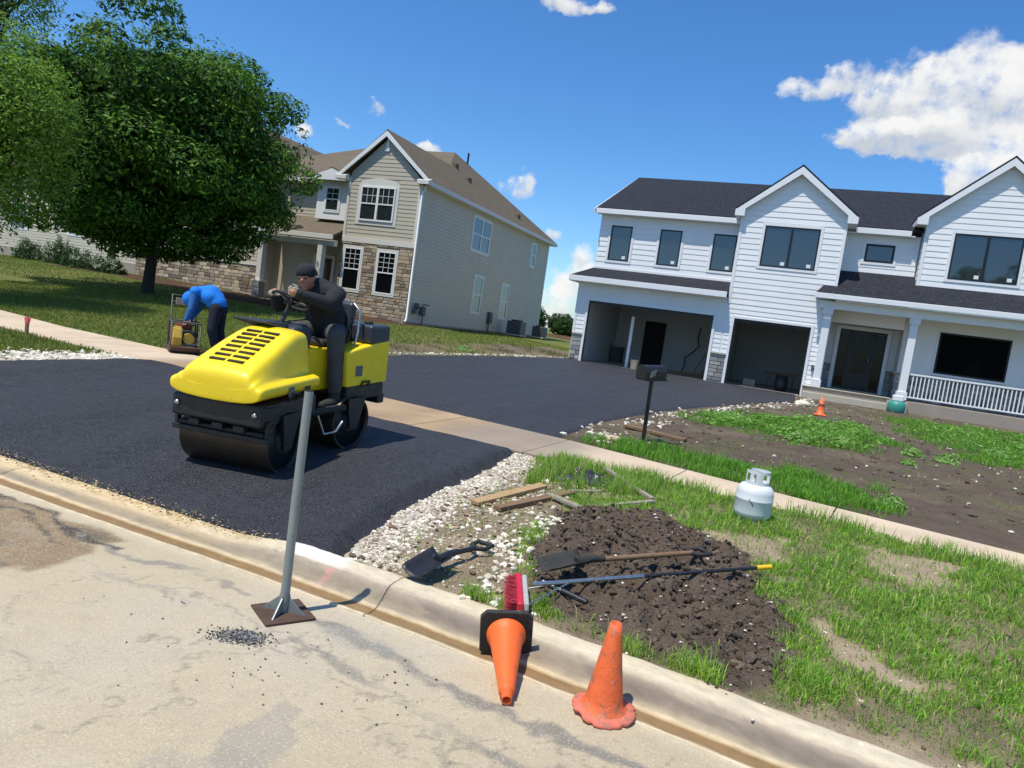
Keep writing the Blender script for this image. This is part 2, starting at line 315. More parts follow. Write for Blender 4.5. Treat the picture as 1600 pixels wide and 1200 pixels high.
WEED = [[(-1.59,14.37),(-.83,15.75),(.5,17.6),(1.6,18.1),(1.9,15.2),(1.0,12.75),(.2,12.4),(-.55,13.0),(-1.24,13.2)],[(3.0,23.5),(9,26),(9,15),(4.08,15.0),(3.35,14.3),(3.2,16.2),(2.7,18)],[(-2.58,8.55),(-1.98,8.95),(-1.43,9.2),(-.56,8.6),(-.1,8.3),(-.35,7.7),(-1.1,8.0),(-1.97,8.2)],[(-.14,8.56),(.28,9.25),(.8,8.6),(.85,7.9),(.5,7.55),(-.1,7.8)]]
STRIP = [(-9.2,9.6),(-9.6,15.5),(-9.3,20.9),(-8.8,25.7),(-8.5,28.3),(-8.7,33),(-11.2,33),(-11.3,22),(-11.2,18.5),(-10.4,14),(-9.8,10)]
MULCHES = [[(-36,26.6),(-36,24.6),(-30,24.2),(-24,23.2),(-18.5,22.6),(-16,23.5),(-15.2,25.8),(-14.9,30),(-14.2,33),(-15.8,36),(-15.8,27),(-20,27.2),(-24,27.2)]]
def terr0(X, Y):
    A = np.interp(X, [-30, -15, -8], [1.1, .65, .2]); t = np.clip((Y-7)/20, 0, 1)
    return np.interp(Y, [3.3, 7], [.095, .25])+t*A
def terr(X, Y):
    X = np.asarray(X, float); Y = np.asarray(Y, float); z = terr0(X, Y)
    b = sstep(-1.7, -2.4, X)*sstep(-10.2, -9.2, X)*sstep(7.3, 6.4, Y); z = z*(1-b)+(zap(Y)-.055)*b
    return z
def terrd(X, Y):
    """with small relief"""
    z = terr(X, Y); near = (X > -2.9) & (X < 6) & (Y < 8)
    d = dpoly(X, Y, PILE)+(fbm(X*5, Y*5)-.5)*.25; p = sstep(-.05, .28, d)
    l = fbm(X*9, Y*9, 5, .62); l2 = np.abs(fbm(X*16+40, Y*16, 4, .65)-.5)*2
    z = z+np.where(near, p*(.11*sstep(.25, .8, l)+.045*(1-l2)-.035), 0)
    yd = sstep(7.4, 8.6, Y)*(X > drvR(Y)+.2)*(Y < 27)*(X < 9)
    z = z+yd*(fbm(X*2.3, Y*2.3, 5, .6)-.5)*.09
    pk = (X > -2.4)*(Y < swN(X)-.05)*(Y > Bk(X)+.05)*(1-p); z = z+pk*(fbm(X*7+9, Y*7, 4)-.55)*.035
    return z
def gcolor(X, Y):
    n1 = fbm(X*1.3, Y*1.3, 5); n2 = fbm(X*6, Y*6, 4); C = np.zeros(X.shape+(3,))
    grass = np.array([.11, .14, .03]); dirt = np.array([.118, .088, .066]); tan = np.array([.31, .24, .155]); sand = np.array([.40, .31, .205]); gravel = np.array([.56, .50, .40])
    C[:] = grass*(.8+.5*n1[..., None])
    def put(mask, col, v=.5): m = np.clip(mask, 0, 1)[..., None]; C[:] = C*(1-m)+(np.array(col)*(1-v/2+v*n2[..., None]))*m
    yard = sstep(-.3, -.1, X-drvR(Y))*sstep(7.0, 7.4, Y)*(Y > swF(X)-.1)*(X < 12)
    put(yard, dirt)
    put(yard*sstep(.45, .7, fbm(X*.9+5, Y*.9, 5))*.6, (.20, .155, .11)); put(yard*sstep(.5, .7, fbm(X*1.7+25, Y*1.7, 4))*.4, (.10, .12, .04))
    for w in WEED: put(sstep(-.35, .35, dpoly(X, Y, w)+(n1-.5)*1.2)*yard*.5, (.06, .08, .02))
    park = (X > -2.7)*(Y < swN(X)+.1)*(X < 12)
    put(park*1., (.25, .20, .125)); put(park*sstep(.36, .6, fbm(X*2.6+3, Y*2.6, 4))*.6, (.13, .15, .045)); put(park*sstep(.5, .66, fbm(X*5+31, Y*5, 4))*.5, (.15, .11, .075))
    put(park*sstep(-.1, .12, dpoly(X, Y, STONY)+(n2-.5)*.3), tan)
    for s_ in SAND: put(park*sstep(-.12, .1, dpoly(X, Y, s_)+(n2-.5)*.25), sand)
    put(park*sstep(-.04, .06, dpoly(X, Y, PILE)+(fbm(X*5, Y*5)-.5)*.25), dirt*.95)
    put(park*sstep(.32, .12, X-aproR(Y)+(n2-.5)*.3)*(X > -2.8)*(Y > 3.3)*(Y < 7), gravel)
    put(sstep(-.3, .1, dpoly(X, Y, STRIP)+(n2-.5)*.7), (.17, .13, .09))
    for w in MULCHES: put(sstep(-.1, .1, dpoly(X, Y, w)), (.075, .038, .022))
    lg = (X < -8.4)*(Y < 8)*sstep(.9, .3, aproL(Y)-X+(n2-.5)*.4)
    put(lg, gravel)
    lawn = (X < -9.3)*(Y > 9)
    put(lawn*sstep(.45, .75, fbm(X*.35, Y*.5, 4))*.6, (.19, .18, .06), .3)
    return C
def make_ground():
    xs = np.unique(np.concatenate([np.linspace(-420, -60, 19), np.linspace(-60, -12, 90), np.linspace(-12, -2.8, 60), np.arange(-2.8, 3.2, .022), np.linspace(3.2, 12, 60), np.linspace(12, 400, 24)]))
    ys = np.unique(np.concatenate([np.linspace(-120, 2.6, 12), np.arange(2.95, 7.2, .024), np.linspace(7.2, 12, 90), np.linspace(12, 45, 130), np.linspace(45, 900, 30)]))
    X, Y = np.meshgrid(xs, ys); Z = terrd(X, Y)
    Z = np.where(Y < Bk(X)-.01, -.12, Z); Z = np.where((Y < 2.9), -.12, Z)
    far = np.clip((Y-48)/60, 0, 1); Z = Z*(1-far)+(.1)*far
    # let slabs and asphalt sit in the ground
    und = ((Y > swN(X)+.04) & (Y < swF(X)-.04)) | ((Y >= swF(X)-.05) & (Y < 28) & (X > drvL(Y)+.1) & (X < drvR(Y)-.1)) | ((Y < swN(X)+.1) & (Y > Bk(X)) & (X > aproL(Y)+.1) & (X < aproR(Y)-.1))
    hs = ((Y > 27.75) & (Y < 42) & (X > -8.4) & (X < 9.5)) | ((Y > 27.3) & (Y < 43.5) & (X > -33) & (X < -15.9))
    Z = np.where(und, Z-.05, Z); Z = np.where(hs, Z-.35, Z)
    n, m = X.shape; I = np.arange(n*m).reshape(n, m); F = np.stack([I[:-1, :-1], I[:-1, 1:], I[1:, 1:], I[1:, :-1]], -1).reshape(-1, 4)
    C = gcolor(X, Y).reshape(-1, 3)
    o = npmesh('ground', np.stack([X, Y, Z], -1).reshape(-1, 3), F, 'ground', C, smooth=True); tag(o, kind='structure')
make_ground()
# street with stains, streaks, cracks
STAIN = [(-5.5,2.79),(-4.74,3.13),(-3.53,3.08),(-3.48,3.06),(-3.54,2.87),(-3.42,2.74),(-3.43,2.58),(-3.42,2.43),(-3.55,2.37),(-3.84,1.97),(-5.6,1.9)]
def make_street():
    xs = np.unique(np.concatenate([np.linspace(-120, -8, 40), np.linspace(-8, -5.2, 60), np.arange(-5.2, 1.6, .014), np.linspace(1.6, 5, 60), np.linspace(5, 120, 30)]))
    vs = np.unique(np.concatenate([np.linspace(-9, 0, 8), np.linspace(0, 1.2, 40), np.arange(1.2, 2.9, .014)]))
    X, V = np.meshgrid(xs, vs); Y = V+(Bk(X)-.39-vs.max())*sstep(-.5, 2.0, V); 
    Z = np.where(True, -.004+.004*fbm(X*3, Y*3), 0); n1 = fbm(X*1.1, Y*1.1, 5); n2 = fbm(X*7, Y*7, 4); n3 = fbm(X*2.2+30, Y*6+3, 4)
    C = np.array([.475, .395, .265])*(.84+.32*n1[..., None])
    def put(mask, col): m_ = np.clip(mask, 0, 1)[..., None]; C[:] = C*(1-m_)+np.array(col)*m_
    jx = X+(fbm(X*4, Y*4)-.5)*.25; jy = Y+(fbm(X*4+50, Y*4)-.5)*.25
    put(sstep(.45, .75, n1)*.35, (.40, .37, .33))
    put(sstep(-.02, .04, dpoly(jx, jy, STAIN))*.85, (.23, .15, .08)); put(sstep(-.02, .1, dpoly(jx, jy, STAIN))*sstep(.45, .62, n3)*.75, (.10, .085, .065))
    for pts, w, c, k in [([(-4.9,3.08),(-4.63,3.12),(-4.3,3.08),(-3.95,3.0),(-3.62,2.9),(-3.4,2.96)],.035,(.05,.045,.04),.9), ([(-5,2.98),(-4.55,2.96),(-4.19,2.92),(-3.82,2.85),(-3.5,2.74)],.028,(.07,.06,.05),.8),
                         ([(-3.5,2.9),(-3.0,2.92),(-2.44,2.9)],.035,(.20,.185,.17),.75), ([(-3.2,2.65),(-2.8,2.68),(-2.5,2.66)],.04,(.30,.27,.24),.45),
                         ([(-2.11,2.9),(-1.74,2.86),(-1.41,2.79),(-.98,2.72),(-.67,2.66),(-.2,2.66),(.6,2.58)],.05,(.17,.16,.145),.8), ([(-1.95,2.70),(-1.65,2.58),(-1.26,2.53),(-.8,2.4),(-.3,2.4)],.045,(.19,.18,.16),.7),
                         ([(-2.75,2.66),(-2.68,2.63),(-2.6,2.61)],.015,(.1,.09,.08),.7), ([(-6,2.2),(-4.6,2.25),(-3.9,2.3)],.06,(.30,.26,.2),.4)]:
        d = dline(jx, jy, pts); put(sstep(w, w*.3, d+(n2-.5)*.05)*k*sstep(.3, .5, n3+.08), c)
    put(sstep(.05, -.1, np.hypot((X+1.58)/.12, (Y-2.05)/.2)-1+(n2-.5)*2.4)*.45, (.27, .25, .22)); put(sstep(.1, -.3, np.hypot((X+1.55)/.26, (Y-1.72)/.14)-1+(n2-.5)*2.4)*.35, (.30, .27, .24))
    put(sstep(.1, -.5, np.hypot((X+1.72)/.25, (Y-2.85)/.10)-1+(n2-.5))*.45, (.30, .28, .24))
    # hairline cracks: ridges of a warped noise
    r = np.abs(fbm(X*1.7+3, Y*1.7+8, 5, .5)-.5); put(sstep(.008, .0, r)*.6*(Y < 2.8), (.20, .17, .13)); r = np.abs(fbm(X*2.9+63, Y*2.9+8, 4, .5)-.52); put(sstep(.007, .0, r)*.4*(Y < 2.8), (.22, .19, .15))
    lip = sstep(.10, .0, Bk(X)-.39-Y); put(lip*.35, (.60, .51, .37))
    n, m = X.shape; I = np.arange(n*m).reshape(n, m); F = np.stack([I[:-1, :-1], I[:-1, 1:], I[1:, 1:], I[1:, :-1]], -1).reshape(-1, 4)
    tag(npmesh('street', np.stack([X, Y, Z], -1).reshape(-1, 3), F, 'street', C.reshape(-1, 3), smooth=True), kind='structure')
make_street()
# kerb and gutter, one casting per joint
def make_curb():
    root = reg(bpy.data.objects.new('curb', None)); COL.objects.link(root); tag(root, kind='structure')
    joints = [-60, -30, -20, -14, -11, -8.2, -5.1, -1.83, 1.2, 4.2, 9, 20, 60]
    key = np.array([(.03, -.12, .3, .25, .18), (.012, .085, .42, .35, .25), (.0, .098, .56, .47, .33), (-.03, .103, .62, .53, .375), (-.11, .101, .63, .54, .385), (-.15, .097, .60, .50, .35), (-.175, .088, .40, .33, .24), (-.20, .066, .30, .245, .18), (-.235, .034, .29, .235, .165), (-.26, .020, .42, .34, .23), (-.268, .013, .58, .47, .30), (-.280, .008, .50, .38, .22), (-.292, .003, .25, .155, .07), (-.352, .001, .27, .175, .085), (-.366, .005, .42, .31, .18), (-.386, .010, .62, .52, .36), (-.392, .006, .55, .46, .32), (-.396, -.06, .4, .33, .24)])
    tt = np.unique(np.concatenate([np.linspace(0, 2, 4), np.linspace(2, 15, 53), [16, 17]])); prof = np.stack([np.interp(tt, np.arange(18), key[:, q]) for q in range(5)], -1)
    for a, b in zip(joints[:-1], joints[1:]):
        step = .016 if -6.5 < a < 4.5 else .4
        xs = np.append(np.arange(a+.0025, b-.0025, step), b-.0025); bk = Bk(xs)
        low = sstep(-2.5, -3.1, xs)*sstep(-10.6, -10, xs)
        X = np.repeat(xs[:, None], len(prof), 1); dy = np.repeat(prof[None, :, 0], len(xs), 0); z = np.repeat(prof[None, :, 1], len(xs), 0); L_ = low[:, None]
        z = np.where(z > .012, z*(1-L_)+(.012+(z-.012)*.30)*L_, z); ht = np.clip(dy/-.4, 0, 1)
        z = z+(fbm(X*14, dy*40+3, 4)-.5)*.006*(z > -.02)+(fbm(X*50, dy*70, 2)-.5)*.003
        chip = sstep(.66, .74, fbm(X*6+4, dy*9, 4))*np.exp(-((dy+.155)/.03)**2)*.012; z = z-chip
        V = np.stack([X, bk[:, None]+dy+(fbm(X*5, dy*3, 3)-.5)*.012, z], -1)
        n1 = fbm(X*2.2, dy*14+1, 5); n2 = fbm(X*22, dy*60, 4); n3 = fbm(X*1.1+7, dy*5, 4); C = np.repeat(prof[None, :, 2:], len(xs), 0)
        face = np.exp(-((dy+.215)/.045)**2); C = C*(1+face[..., None]*.0)
        def put(m, c): m = np.clip(m, 0, 1)[..., None]; C[:] = C*(1-m)+np.array(c)*m
        put(face*sstep(.44, .32, n3)*.6*(1-L_), (.50, .41, .29)); put(face*sstep(.40, .56, n1)*.75*(1-L_), (.17, .135, .11)); put(np.exp(-((dy+.17)/.03)**2)*sstep(.5, .66, n2)*.5, (.2, .17, .14))
        top = sstep(-.17, -.14, dy); put(top*sstep(.52, .7, n1)*.35, (.45, .37, .25))
        put(L_*sstep(-.30, -.02, dy)*sstep(.3, .62, n1+.12)*.75, (.56, .38, .16)); put(L_*sstep(-.2, -.0, dy)*sstep(.52, .62, n2)*.6, (.70, .60, .40))
        put(top*sstep(-2.75, -2.62, X+dy)*sstep(-2.12, -2.24, X)*.8, (.80, .77, .68))
        put(np.exp(-((X+2.22+(n2-.5)*.03)/.022)**2)*np.exp(-((dy+.19)/.06)**2)*sstep(.35, .5, n2+.08)*.55, (.72, .25, .22))
        C *= (.80+.40*n2[..., None])*(.88+.24*n1[..., None])
        n_, m_ = len(xs), len(prof); I = np.arange(n_*m_).reshape(n_, m_); F = np.stack([I[:-1, :-1], I[:-1, 1:], I[1:, 1:], I[1:, :-1]], -1).reshape(-1, 4)
        o = npmesh('curb_section', V.reshape(-1, 3), F, 'curb', C.reshape(-1, 3), parent=root, smooth=True)
        bm = bmesh.new(); bm.from_mesh(o.data); bm.verts.ensure_lookup_table()
        bm.faces.new([bm.verts[k] for k in I[0]]); bm.faces.new([bm.verts[k] for k in I[-1][::-1]]); bm.to_mesh(o.data); bm.free()
make_curb()
def make_sidewalk():
    root = reg(bpy.data.objects.new('sidewalk', None)); COL.objects.link(root); tag(root, kind='structure')
    xs = [-60, -45, -32, -26, -22, -19] + [-17.5+1.5*i for i in range(16)] + [7, 9, 14, 24]
    xs = sorted(set(x for x in xs))
    for i, (a, b) in enumerate(zip(xs[:-1], xs[1:])):
        g = .007; nx, ny = 14, 12; U, Vv = np.meshgrid(np.linspace(a+g, b-g, nx), np.linspace(0, 1, ny)); X = U+.10*Vv
        Y = swN(X)*(1-Vv)+swF(X)*Vv; dv = (X > -8.8)&(X < -2.4)
        Z = terr0(X, Y)+.012+random.uniform(-.003, .003)
        bl = sstep(-9.5, -8.6, X)*sstep(-1.9, -2.7, X)
        n1 = fbm(X*2, Y*2, 4)
        C = np.array([.56, .44, .31])*(.8+.4*n1[..., None]); wet = np.array([.33, .225, .125])*(.6+.7*n1[..., None]); k = (bl*.85)[..., None]; C = C*(1-k)+wet*k
        grey = (sstep(-3.9, -3.2, X)*sstep(-1.8, -2.3, X)*.6)[..., None]; C = C*(1-grey)+np.array([.25, .22, .19])*grey
        n, m = X.shape; I = np.arange(n*m).reshape(n, m); F = np.stack([I[:-1, :-1], I[:-1, 1:], I[1:, 1:], I[1:, :-1]], -1).reshape(-1, 4).tolist()
        top = np.stack([X, Y, Z], -1).reshape(-1, 3); ring = list(I[0, :])+list(I[1:, -1])+list(I[-1, -2::-1])+list(I[-2:0:-1, 0])
        bot = top[ring].copy(); bot[:, 2] -= .12; base = n*m; L = len(ring)
        F += [[ring[j], base+j, base+(j+1) % L, ring[(j+1) % L]] for j in range(L)]
        CC = np.concatenate([C.reshape(-1, 3), C.reshape(-1, 3)[ring]*.8])
        npmesh('slab', np.concatenate([top, bot]), F, 'sidewalk', CC, parent=root)
make_sidewalk()
# the apron follows the kerb line and the walk: rows are bent to them
def apron():
    nx, ny = 260, 130; V = np.zeros((ny, nx, 3))
    for i, v in enumerate(np.linspace(0, 1, ny)):
        yy = 3.55+v*3.5; L = aproL(yy)+(fbm(yy*3, 1., 4)-.5)*.2; R = aproR(yy)+(fbm(yy*5, 2., 4)-.5)*.12+(fbm(yy*18, 8., 3)-.5)*.05
        e = .17/(R-L); q = np.concatenate([np.linspace(0, e, 10)[:-1], np.linspace(e, 1-e, nx-19), np.linspace(1-e, 1, 11)[1:]]); x = L+(R-L)*q
        y0 = Bk(x)+.012+(fbm(x*6, x*0+4, 3)-.5)*.035; y1 = swN(x)+.06*(fbm(x*3, x*0+4, 3)-.2); y = y0+(y1-y0)*v; d = np.minimum(x-L, R-x)
        dl = np.minimum(d, np.minimum((y-y0)*2.5+.04, (y1-y)*2.5+.04))
        z = zap(y)+.012+.035*sstep(.05, .9, y-y0)*sstep(.0, .6, y1-y)-.11*(1-sstep(0, .17, dl))+.006*(fbm(x*2, y*2, 4)-.5)+.006*(fbm(x*22, y*22, 3)-.5)*(d < .4)
        V[i] = np.stack([x, y, z], -1)
    n, m = V.shape[:2]; I = np.arange(n*m).reshape(n, m); F = np.stack([I[:-1, :-1], I[:-1, 1:], I[1:, 1:], I[1:, :-1]], -1).reshape(-1, 4)
    tag(npmesh('driveway_apron', V.reshape(-1, 3), F, 'asphalt', smooth=True), kind='structure')
apron()
def upper():
    nx, ny = 170, 260; V = np.zeros((ny, nx, 3))
    for i, v in enumerate(np.linspace(0, 1, ny)**1.3):
        yy = 8.3+v*19.3; L = drvL(yy)+(fbm(yy*1.5, 1., 4)-.5)*.25; R = drvR(yy)+(fbm(yy*2.5, 2., 4)-.5)*.2
        q = np.concatenate([np.linspace(0, .03, 8)[:-1], np.linspace(.03, .97, nx-15), np.linspace(.97, 1, 9)[1:]]); x = L+(R-L)*q
        y0 = swF(x)-.02; y = y0+(27.62-y0)*v; d = np.minimum(x-L, R-x)
        z = terr0(x, y)+.03-.09*(1-sstep(0, .2, d))+.004*(fbm(x*2, y*2, 4)-.5); z = np.where(y > 26.5, z, z); z -= .03*sstep(.6, 0, y-y0)
        V[i] = np.stack([x, y, z], -1)
    n, m = V.shape[:2]; I = np.arange(n*m).reshape(n, m); F = np.stack([I[:-1, :-1], I[:-1, 1:], I[1:, 1:], I[1:, :-1]], -1).reshape(-1, 4)
    tag(npmesh('driveway', V.reshape(-1, 3), F, 'asphalt', smooth=True), kind='structure')
upper()
# ------------------------------------------------------------------ houses
def wmap(face, plane):
    """(along, out, z) -> world, 'out' is the distance in front of the wall plane"""
    if face == 'f': return lambda a, o, z: Vector((a, plane-o, z))       # faces the street
    if face == 'r': return lambda a, o, z: Vector((plane+o, a, z))       # faces +X
    if face == 'l': return lambda a, o, z: Vector((plane-o, a, z))
def bx(mb, mp, a0, a1, o0, o1, z0, z1):
    vs = [mp(a, o, z) for z in (z0, z1) for o in (o0, o1) for a in (a0, a1)]
    mb.add(vs, [(0, 2, 3, 1), (4, 5, 7, 6), (0, 1, 5, 4), (2, 6, 7, 3), (0, 4, 6, 2), (1, 3, 7, 5)])
def subtract(iv, cuts):
    for c0, c1 in cuts:
        out = []
        for a, b in iv:
            if c1 <= a or c0 >= b: out.append((a, b)); continue
            if c0 > a: out.append((a, c0))
            if c1 < b: out.append((c1, b))
        iv = out
    return iv
def siding(wall, mp, a0, a1, z0, z1, holes=(), pitch=.2, m='white_siding', rake=None, out=.018, joined=False, base=.0):
    n = max(1, round((z1-z0)/pitch)); p = (z1-z0)/n; J = MB()
    for i in range(n):
        za, zb = z0+i*p, z0+(i+1)*p
        lo = (lambda z: (max(a0, rake(z)[0]), min(a1, rake(z)[1]))) if rake else (lambda z: (a0, a1))
        A, B = lo(za), lo(zb)
        if A[1]-A[0] < .06: continue
        zm = (za+zb)/2; cuts = [(h[0], h[1]) for h in holes if h[2] < zm < h[3]]
        mb = J if joined else MB()
        for s, e in subtract([A], cuts):
            s2 = max(s, B[0]) if abs(s-A[0]) < 1e-6 else s; e2 = min(e, B[1]) if abs(e-A[1]) < 1e-6 else e
            if e2 < s2: s2 = e2 = (s2+e2)/2
            jit = random.uniform(-.0015, .0015)
            mb.add([mp(s, base+out+jit, za), mp(e, base+out+jit, za), mp(e2, base+.004, zb), mp(s2, base+.004, zb), mp(s, base, za), mp(e, base, za), mp(e2, base, zb), mp(s2, base, zb)],
                   [(0, 1, 2, 3), (4, 5, 1, 0), (0, 3, 7, 4), (1, 5, 6, 2), (3, 2, 6, 7)])
        if not joined and mb.v: each(mb, 'siding_board', m, wall)
    if joined: tag(J.build('siding', m, wall), kind='stuff')
def holed(mp, a0, a1, z0, z1, holes, th=.18):
    mb = MB(); A = sorted({a0, a1, *[min(max(h[i], a0), a1) for h in holes for i in (0, 1)]}); Z = sorted({z0, z1, *[min(max(h[i], z0), z1) for h in holes for i in (2, 3)]})
    for i in range(len(A)-1):
        run = None
        for j in range(len(Z)-1):
            am, zm = (A[i]+A[i+1])/2, (Z[j]+Z[j+1])/2
            if any(h[0] < am < h[1] and h[2] < zm < h[3] for h in holes): 
                if run is not None: bx(mb, mp, A[i], A[i+1], -th, 0, run, Z[j]); run = None
            elif run is None: run = Z[j]
        if run is not None: bx(mb, mp, A[i], A[i+1], -th, 0, run, z1)
    return mb
def window(house, mp, a0, a1, z0, z1, frame='black_frame', trim='white_trim', units=1, hung=False, grid=None, glass='glass', fw=.05, tw=.10, name='window', sticker=False, gridlow=False):
    F = MB(); w = fw
    for s, e, l, h in ((a0, a1, z0, z0+w), (a0, a1, z1-w, z1), (a0, a0+w, z0+w, z1-w), (a1-w, a1, z0+w, z1-w)): bx(F, mp, s, e, .0, .042, l, h)
    us = [(a0+w+(a1-a0-2*w)*k/units, a0+w+(a1-a0-2*w)*(k+1)/units) for k in range(units)]
    for k in range(1, units): bx(F, mp, us[k][0]-w*.8, us[k][0]+w*.8, .0, .044, z0+w, z1-w)
    win = F.build(name, frame, house, bevel=.004, seg=1)
    for s, e in us:
        mid = (z0+z1)/2
        if hung: r = MB(); bx(r, mp, s, e, .001, .036, mid-.028, mid+.028); r.build('meeting_rail', frame, win); spans = [(z0+w, mid-.028, True), (mid+.028, z1-w, True)]
        else: spans = [(z0+w, z1-w, False)]
        for q, (l, h, g) in enumerate(spans):
            P = MB(); bx(P, mp, s, e, .001, .006+(.012 if q else 0), l, h); P.build('pane', glass, win)
            if grid and (q == 1 or gridlow or not hung):
                G = MB(); nx, nz = grid
                for k in range(1, nx): x = s+(e-s)*k/nx; bx(G, mp, x-.009, x+.009, .007+(.012 if q else 0), .016+(.012 if q else 0), l, h)
                for k in range(1, nz): z = l+(h-l)*k/nz; bx(G, mp, s, e, .007+(.012 if q else 0), .015+(.012 if q else 0), z-.009, z+.009)
                G.build('grille', frame, win)
            if sticker:
                S = MB(); bx(S, mp, e-.24, e-.10, .007, .009, l+.03, l+.15); S.build('label', 'white_vinyl', win)
    T = MB()
    if tw:
        for s, e, l, h in ((a0-tw, a1+tw, z1, z1+tw), (a0-tw, a1+tw, z0-tw, z0), (a0-tw, a0, z0, z1), (a1, a1+tw, z0, z1)): bx(T, mp, s, e, -.0, .034, l, h)
        T.build('trim', trim, win, bevel=.004, seg=1)
    return win
def stones(wall, mp, a0, a1, z0, z1, cols, h=(.11, .17), w=(.22, .5), m='brown_stone', out=.05, holes=(), cap=300, state=None):
    meshes = []
    for c in cols:
        for q in range(3):
            b = bmesh.new(); bmesh.ops.create_cube(b, size=1)
            for v in b.verts: v.co += Vector([random.uniform(-.05, .05) for _ in range(3)])
            bmesh.ops.bevel(b, geom=b.edges[:], offset=.09, segments=1, affect='EDGES'); me = bpy.data.meshes.new('stone'); b.to_mesh(me); b.free(); me.materials.append(MATS[m])
            a = me.color_attributes.new('Col', 'FLOAT_COLOR', 'POINT'); f = random.uniform(.85, 1.15); a.data.foreach_set('color', np.tile(np.array([c[0]*f, c[1]*f, c[2]*f, 1], np.float32), len(me.vertices))); meshes.append(me)
    z = z0; cnt = 0; ex = mp(1, 0, 0)-mp(0, 0, 0); eo = mp(0, 1, 0)-mp(0, 0, 0); R = Matrix((ex, eo, Vector((0, 0, 1)))).transposed().to_4x4()
    while z < z1-.04:
        hh = min(random.uniform(*h), z1-z)
        if z1-z-hh < .06: hh = z1-z
        cuts = [(q[0], q[1]) for q in holes if q[2] < z+hh*.8 and z+hh*.2 < q[3]]
        for s, e in subtract([(a0, a1)], cuts):
            a = s
            while a < e-.01:
                ww = random.uniform(*w); ww = ww if e-a-ww > .1 else e-a
                o = bpy.data.objects.new('stone', random.choice(meshes)); COL.objects.link(o); cnt += 1
                c = mp(a+ww/2, out*.3+random.uniform(-.008, .010), z+hh/2)
                M = Matrix.Translation(c) @ R @ Matrix.Diagonal((max(ww-.022, .02), out*1.3, max(hh-.020, .02), 1))
                o.parent = wall; o.matrix_parent_inverse = W[wall.name].inverted(); o.matrix_basis = M; a += ww
        z += hh
    return cnt
BR = [(.42, .31, .20), (.50, .39, .27), (.29, .21, .145), (.46, .39, .30), (.22, .17, .13), (.55, .44, .31), (.36, .30, .23)]
GR = [(.36, .36, .34), (.28, .28, .28), (.44, .43, .39), (.33, .31, .28), (.22, .22, .23)]
def white_house():
    H = thing('house', 'white sided two-storey house under construction with dark roof, open garages and porch', 'house', (-.5, 27.7, .44))
    YG = 27.7; gr = .40
    f = wmap('f', YG)
    d1 = (-7.95, -3.07, 0, 2.93); d2 = (-2.32, .345, 0, 2.93)
    # garage and centre block
    holes = [d1, d2]
    wall = holed(f, -8.48, .94, gr-.3, 3.45, holes, .16).build('wall', 'white_siding', H)
    tr = .10
    sh = [(d1[0]-tr, d1[1]+tr, 0, d1[3]+tr), (d2[0]-tr, d2[1]+tr, 0, d2[3]+tr)]
    low = sh+[(-8.5, -7.9, 0, 1.58), (-3.1, -2.2, 0, 1.58)]
    siding(wall, f, -8.46, -2.68, gr+.02, 3.45, low, .17); siding(wall, f, -2.62, .92, gr+.02, 3.45, low, .17)
    for a0, a1 in ((-8.46, -7.95-tr), (-3.07+tr, -2.32-tr)):
        mb = MB(); bx(mb, f, a0, a1, 0, .015, gr+.1, 1.58); mo = each(mb, 'mortar_bed', 'mortar', wall)
        stones(wall, f, a0, a1, gr+.12, 1.52, GR, (.13, .19), (.2, .42), 'grey_stone', .05)
        mb = MB(); bx(mb, f, a0-.01, a1+.01, 0, .09, 1.52, 1.58); each(mb, 'stone_ledge', 'concrete', wall, bevel=.01)
    for d in (d1, d2):
        T = MB()
        for s, e, l, h in ((d[0]-tr, d[0], gr-.02, d[3]+tr), (d[1], d[1]+tr, gr-.02, d[3]+tr), (d[0], d[1], d[3], d[3]+tr)): bx(T, f, s, e, -.17, .05, l, h)
        T.build('garage_opening_trim', 'white_trim', H, bevel=.006)
        S = MB(); bx(S, f, d[0]+.01, d[1]-.01, -.05, .0, d[3]-.10, d[3]-.005); bx(S, f, d[0]+.005, d[0]+.05, -.05, 0, gr, d[3]-.1); bx(S, f, d[1]-.05, d[1]-.005, -.05, 0, gr, d[3]-.1); S.build('door_seal', 'black_frame', H)
    # garage interior shell (two bays)
    for (x0, x1, c) in ((-8.3, -2.72, 'drywall'), (-2.60, .9, 'drywall')):
        G = MB(); y0, y1 = YG+.17, YG+6.6
        G.box(x0-.0, x0+.03, y0, y1, gr, 3.35); G.box(x1, x1+.05, y0, y1, gr, 3.35); G.box(x0-.05, x1+.05, y1, y1+.08, gr, 3.35); G.box(x0-.05, x1+.05, y0, y1, 3.35, 3.45); G.build('garage_room', c, H)
        Fl = MB(); Fl.box(x0, x1, YG-.14, y1, gr-.15, gr+.05); Fl.build('garage_floor', 'concrete', H, bevel=.01)
    D = MB(); D.box(-6.9, -5.9, YG+6.55, YG+6.59, gr+.05, 2.6); each(D, 'doorway', 'dark_room', H)
    # left upper storey
    YU = 28.8; u = wmap('f', YU)
    ws = [(-7.78, -6.91, 4.72, 6.13), (-5.76, -4.90, 4.72, 6.13), (-3.67, -2.79, 4.72, 6.13)]; wh = [(a-.1, b+.1, c-.1, d+.1) for a, b, c, d in ws]
    wl = MB(); wl.box(-8.28, 3.4, YU, YU+.16, 3.3, 6.6); wl.box(-8.28, -8.12, YU+.16, 41.3, 3.3, 6.6); wl.box(-8.46, -8.3, YG+.16, 41.3, gr, 3.6)
    wl.prism([(YU, 6.6), (41.3, 6.6), (35, 9.3)], 0, -8.28, -8.12)
    wall2 = wl.build('upper_wall', 'white_siding', H)
    siding(wall2, u, -8.26, -2.66, 4.42, 6.52, wh, .2)
    for i, wq in enumerate(ws): window(H, u, *wq, sticker=True)
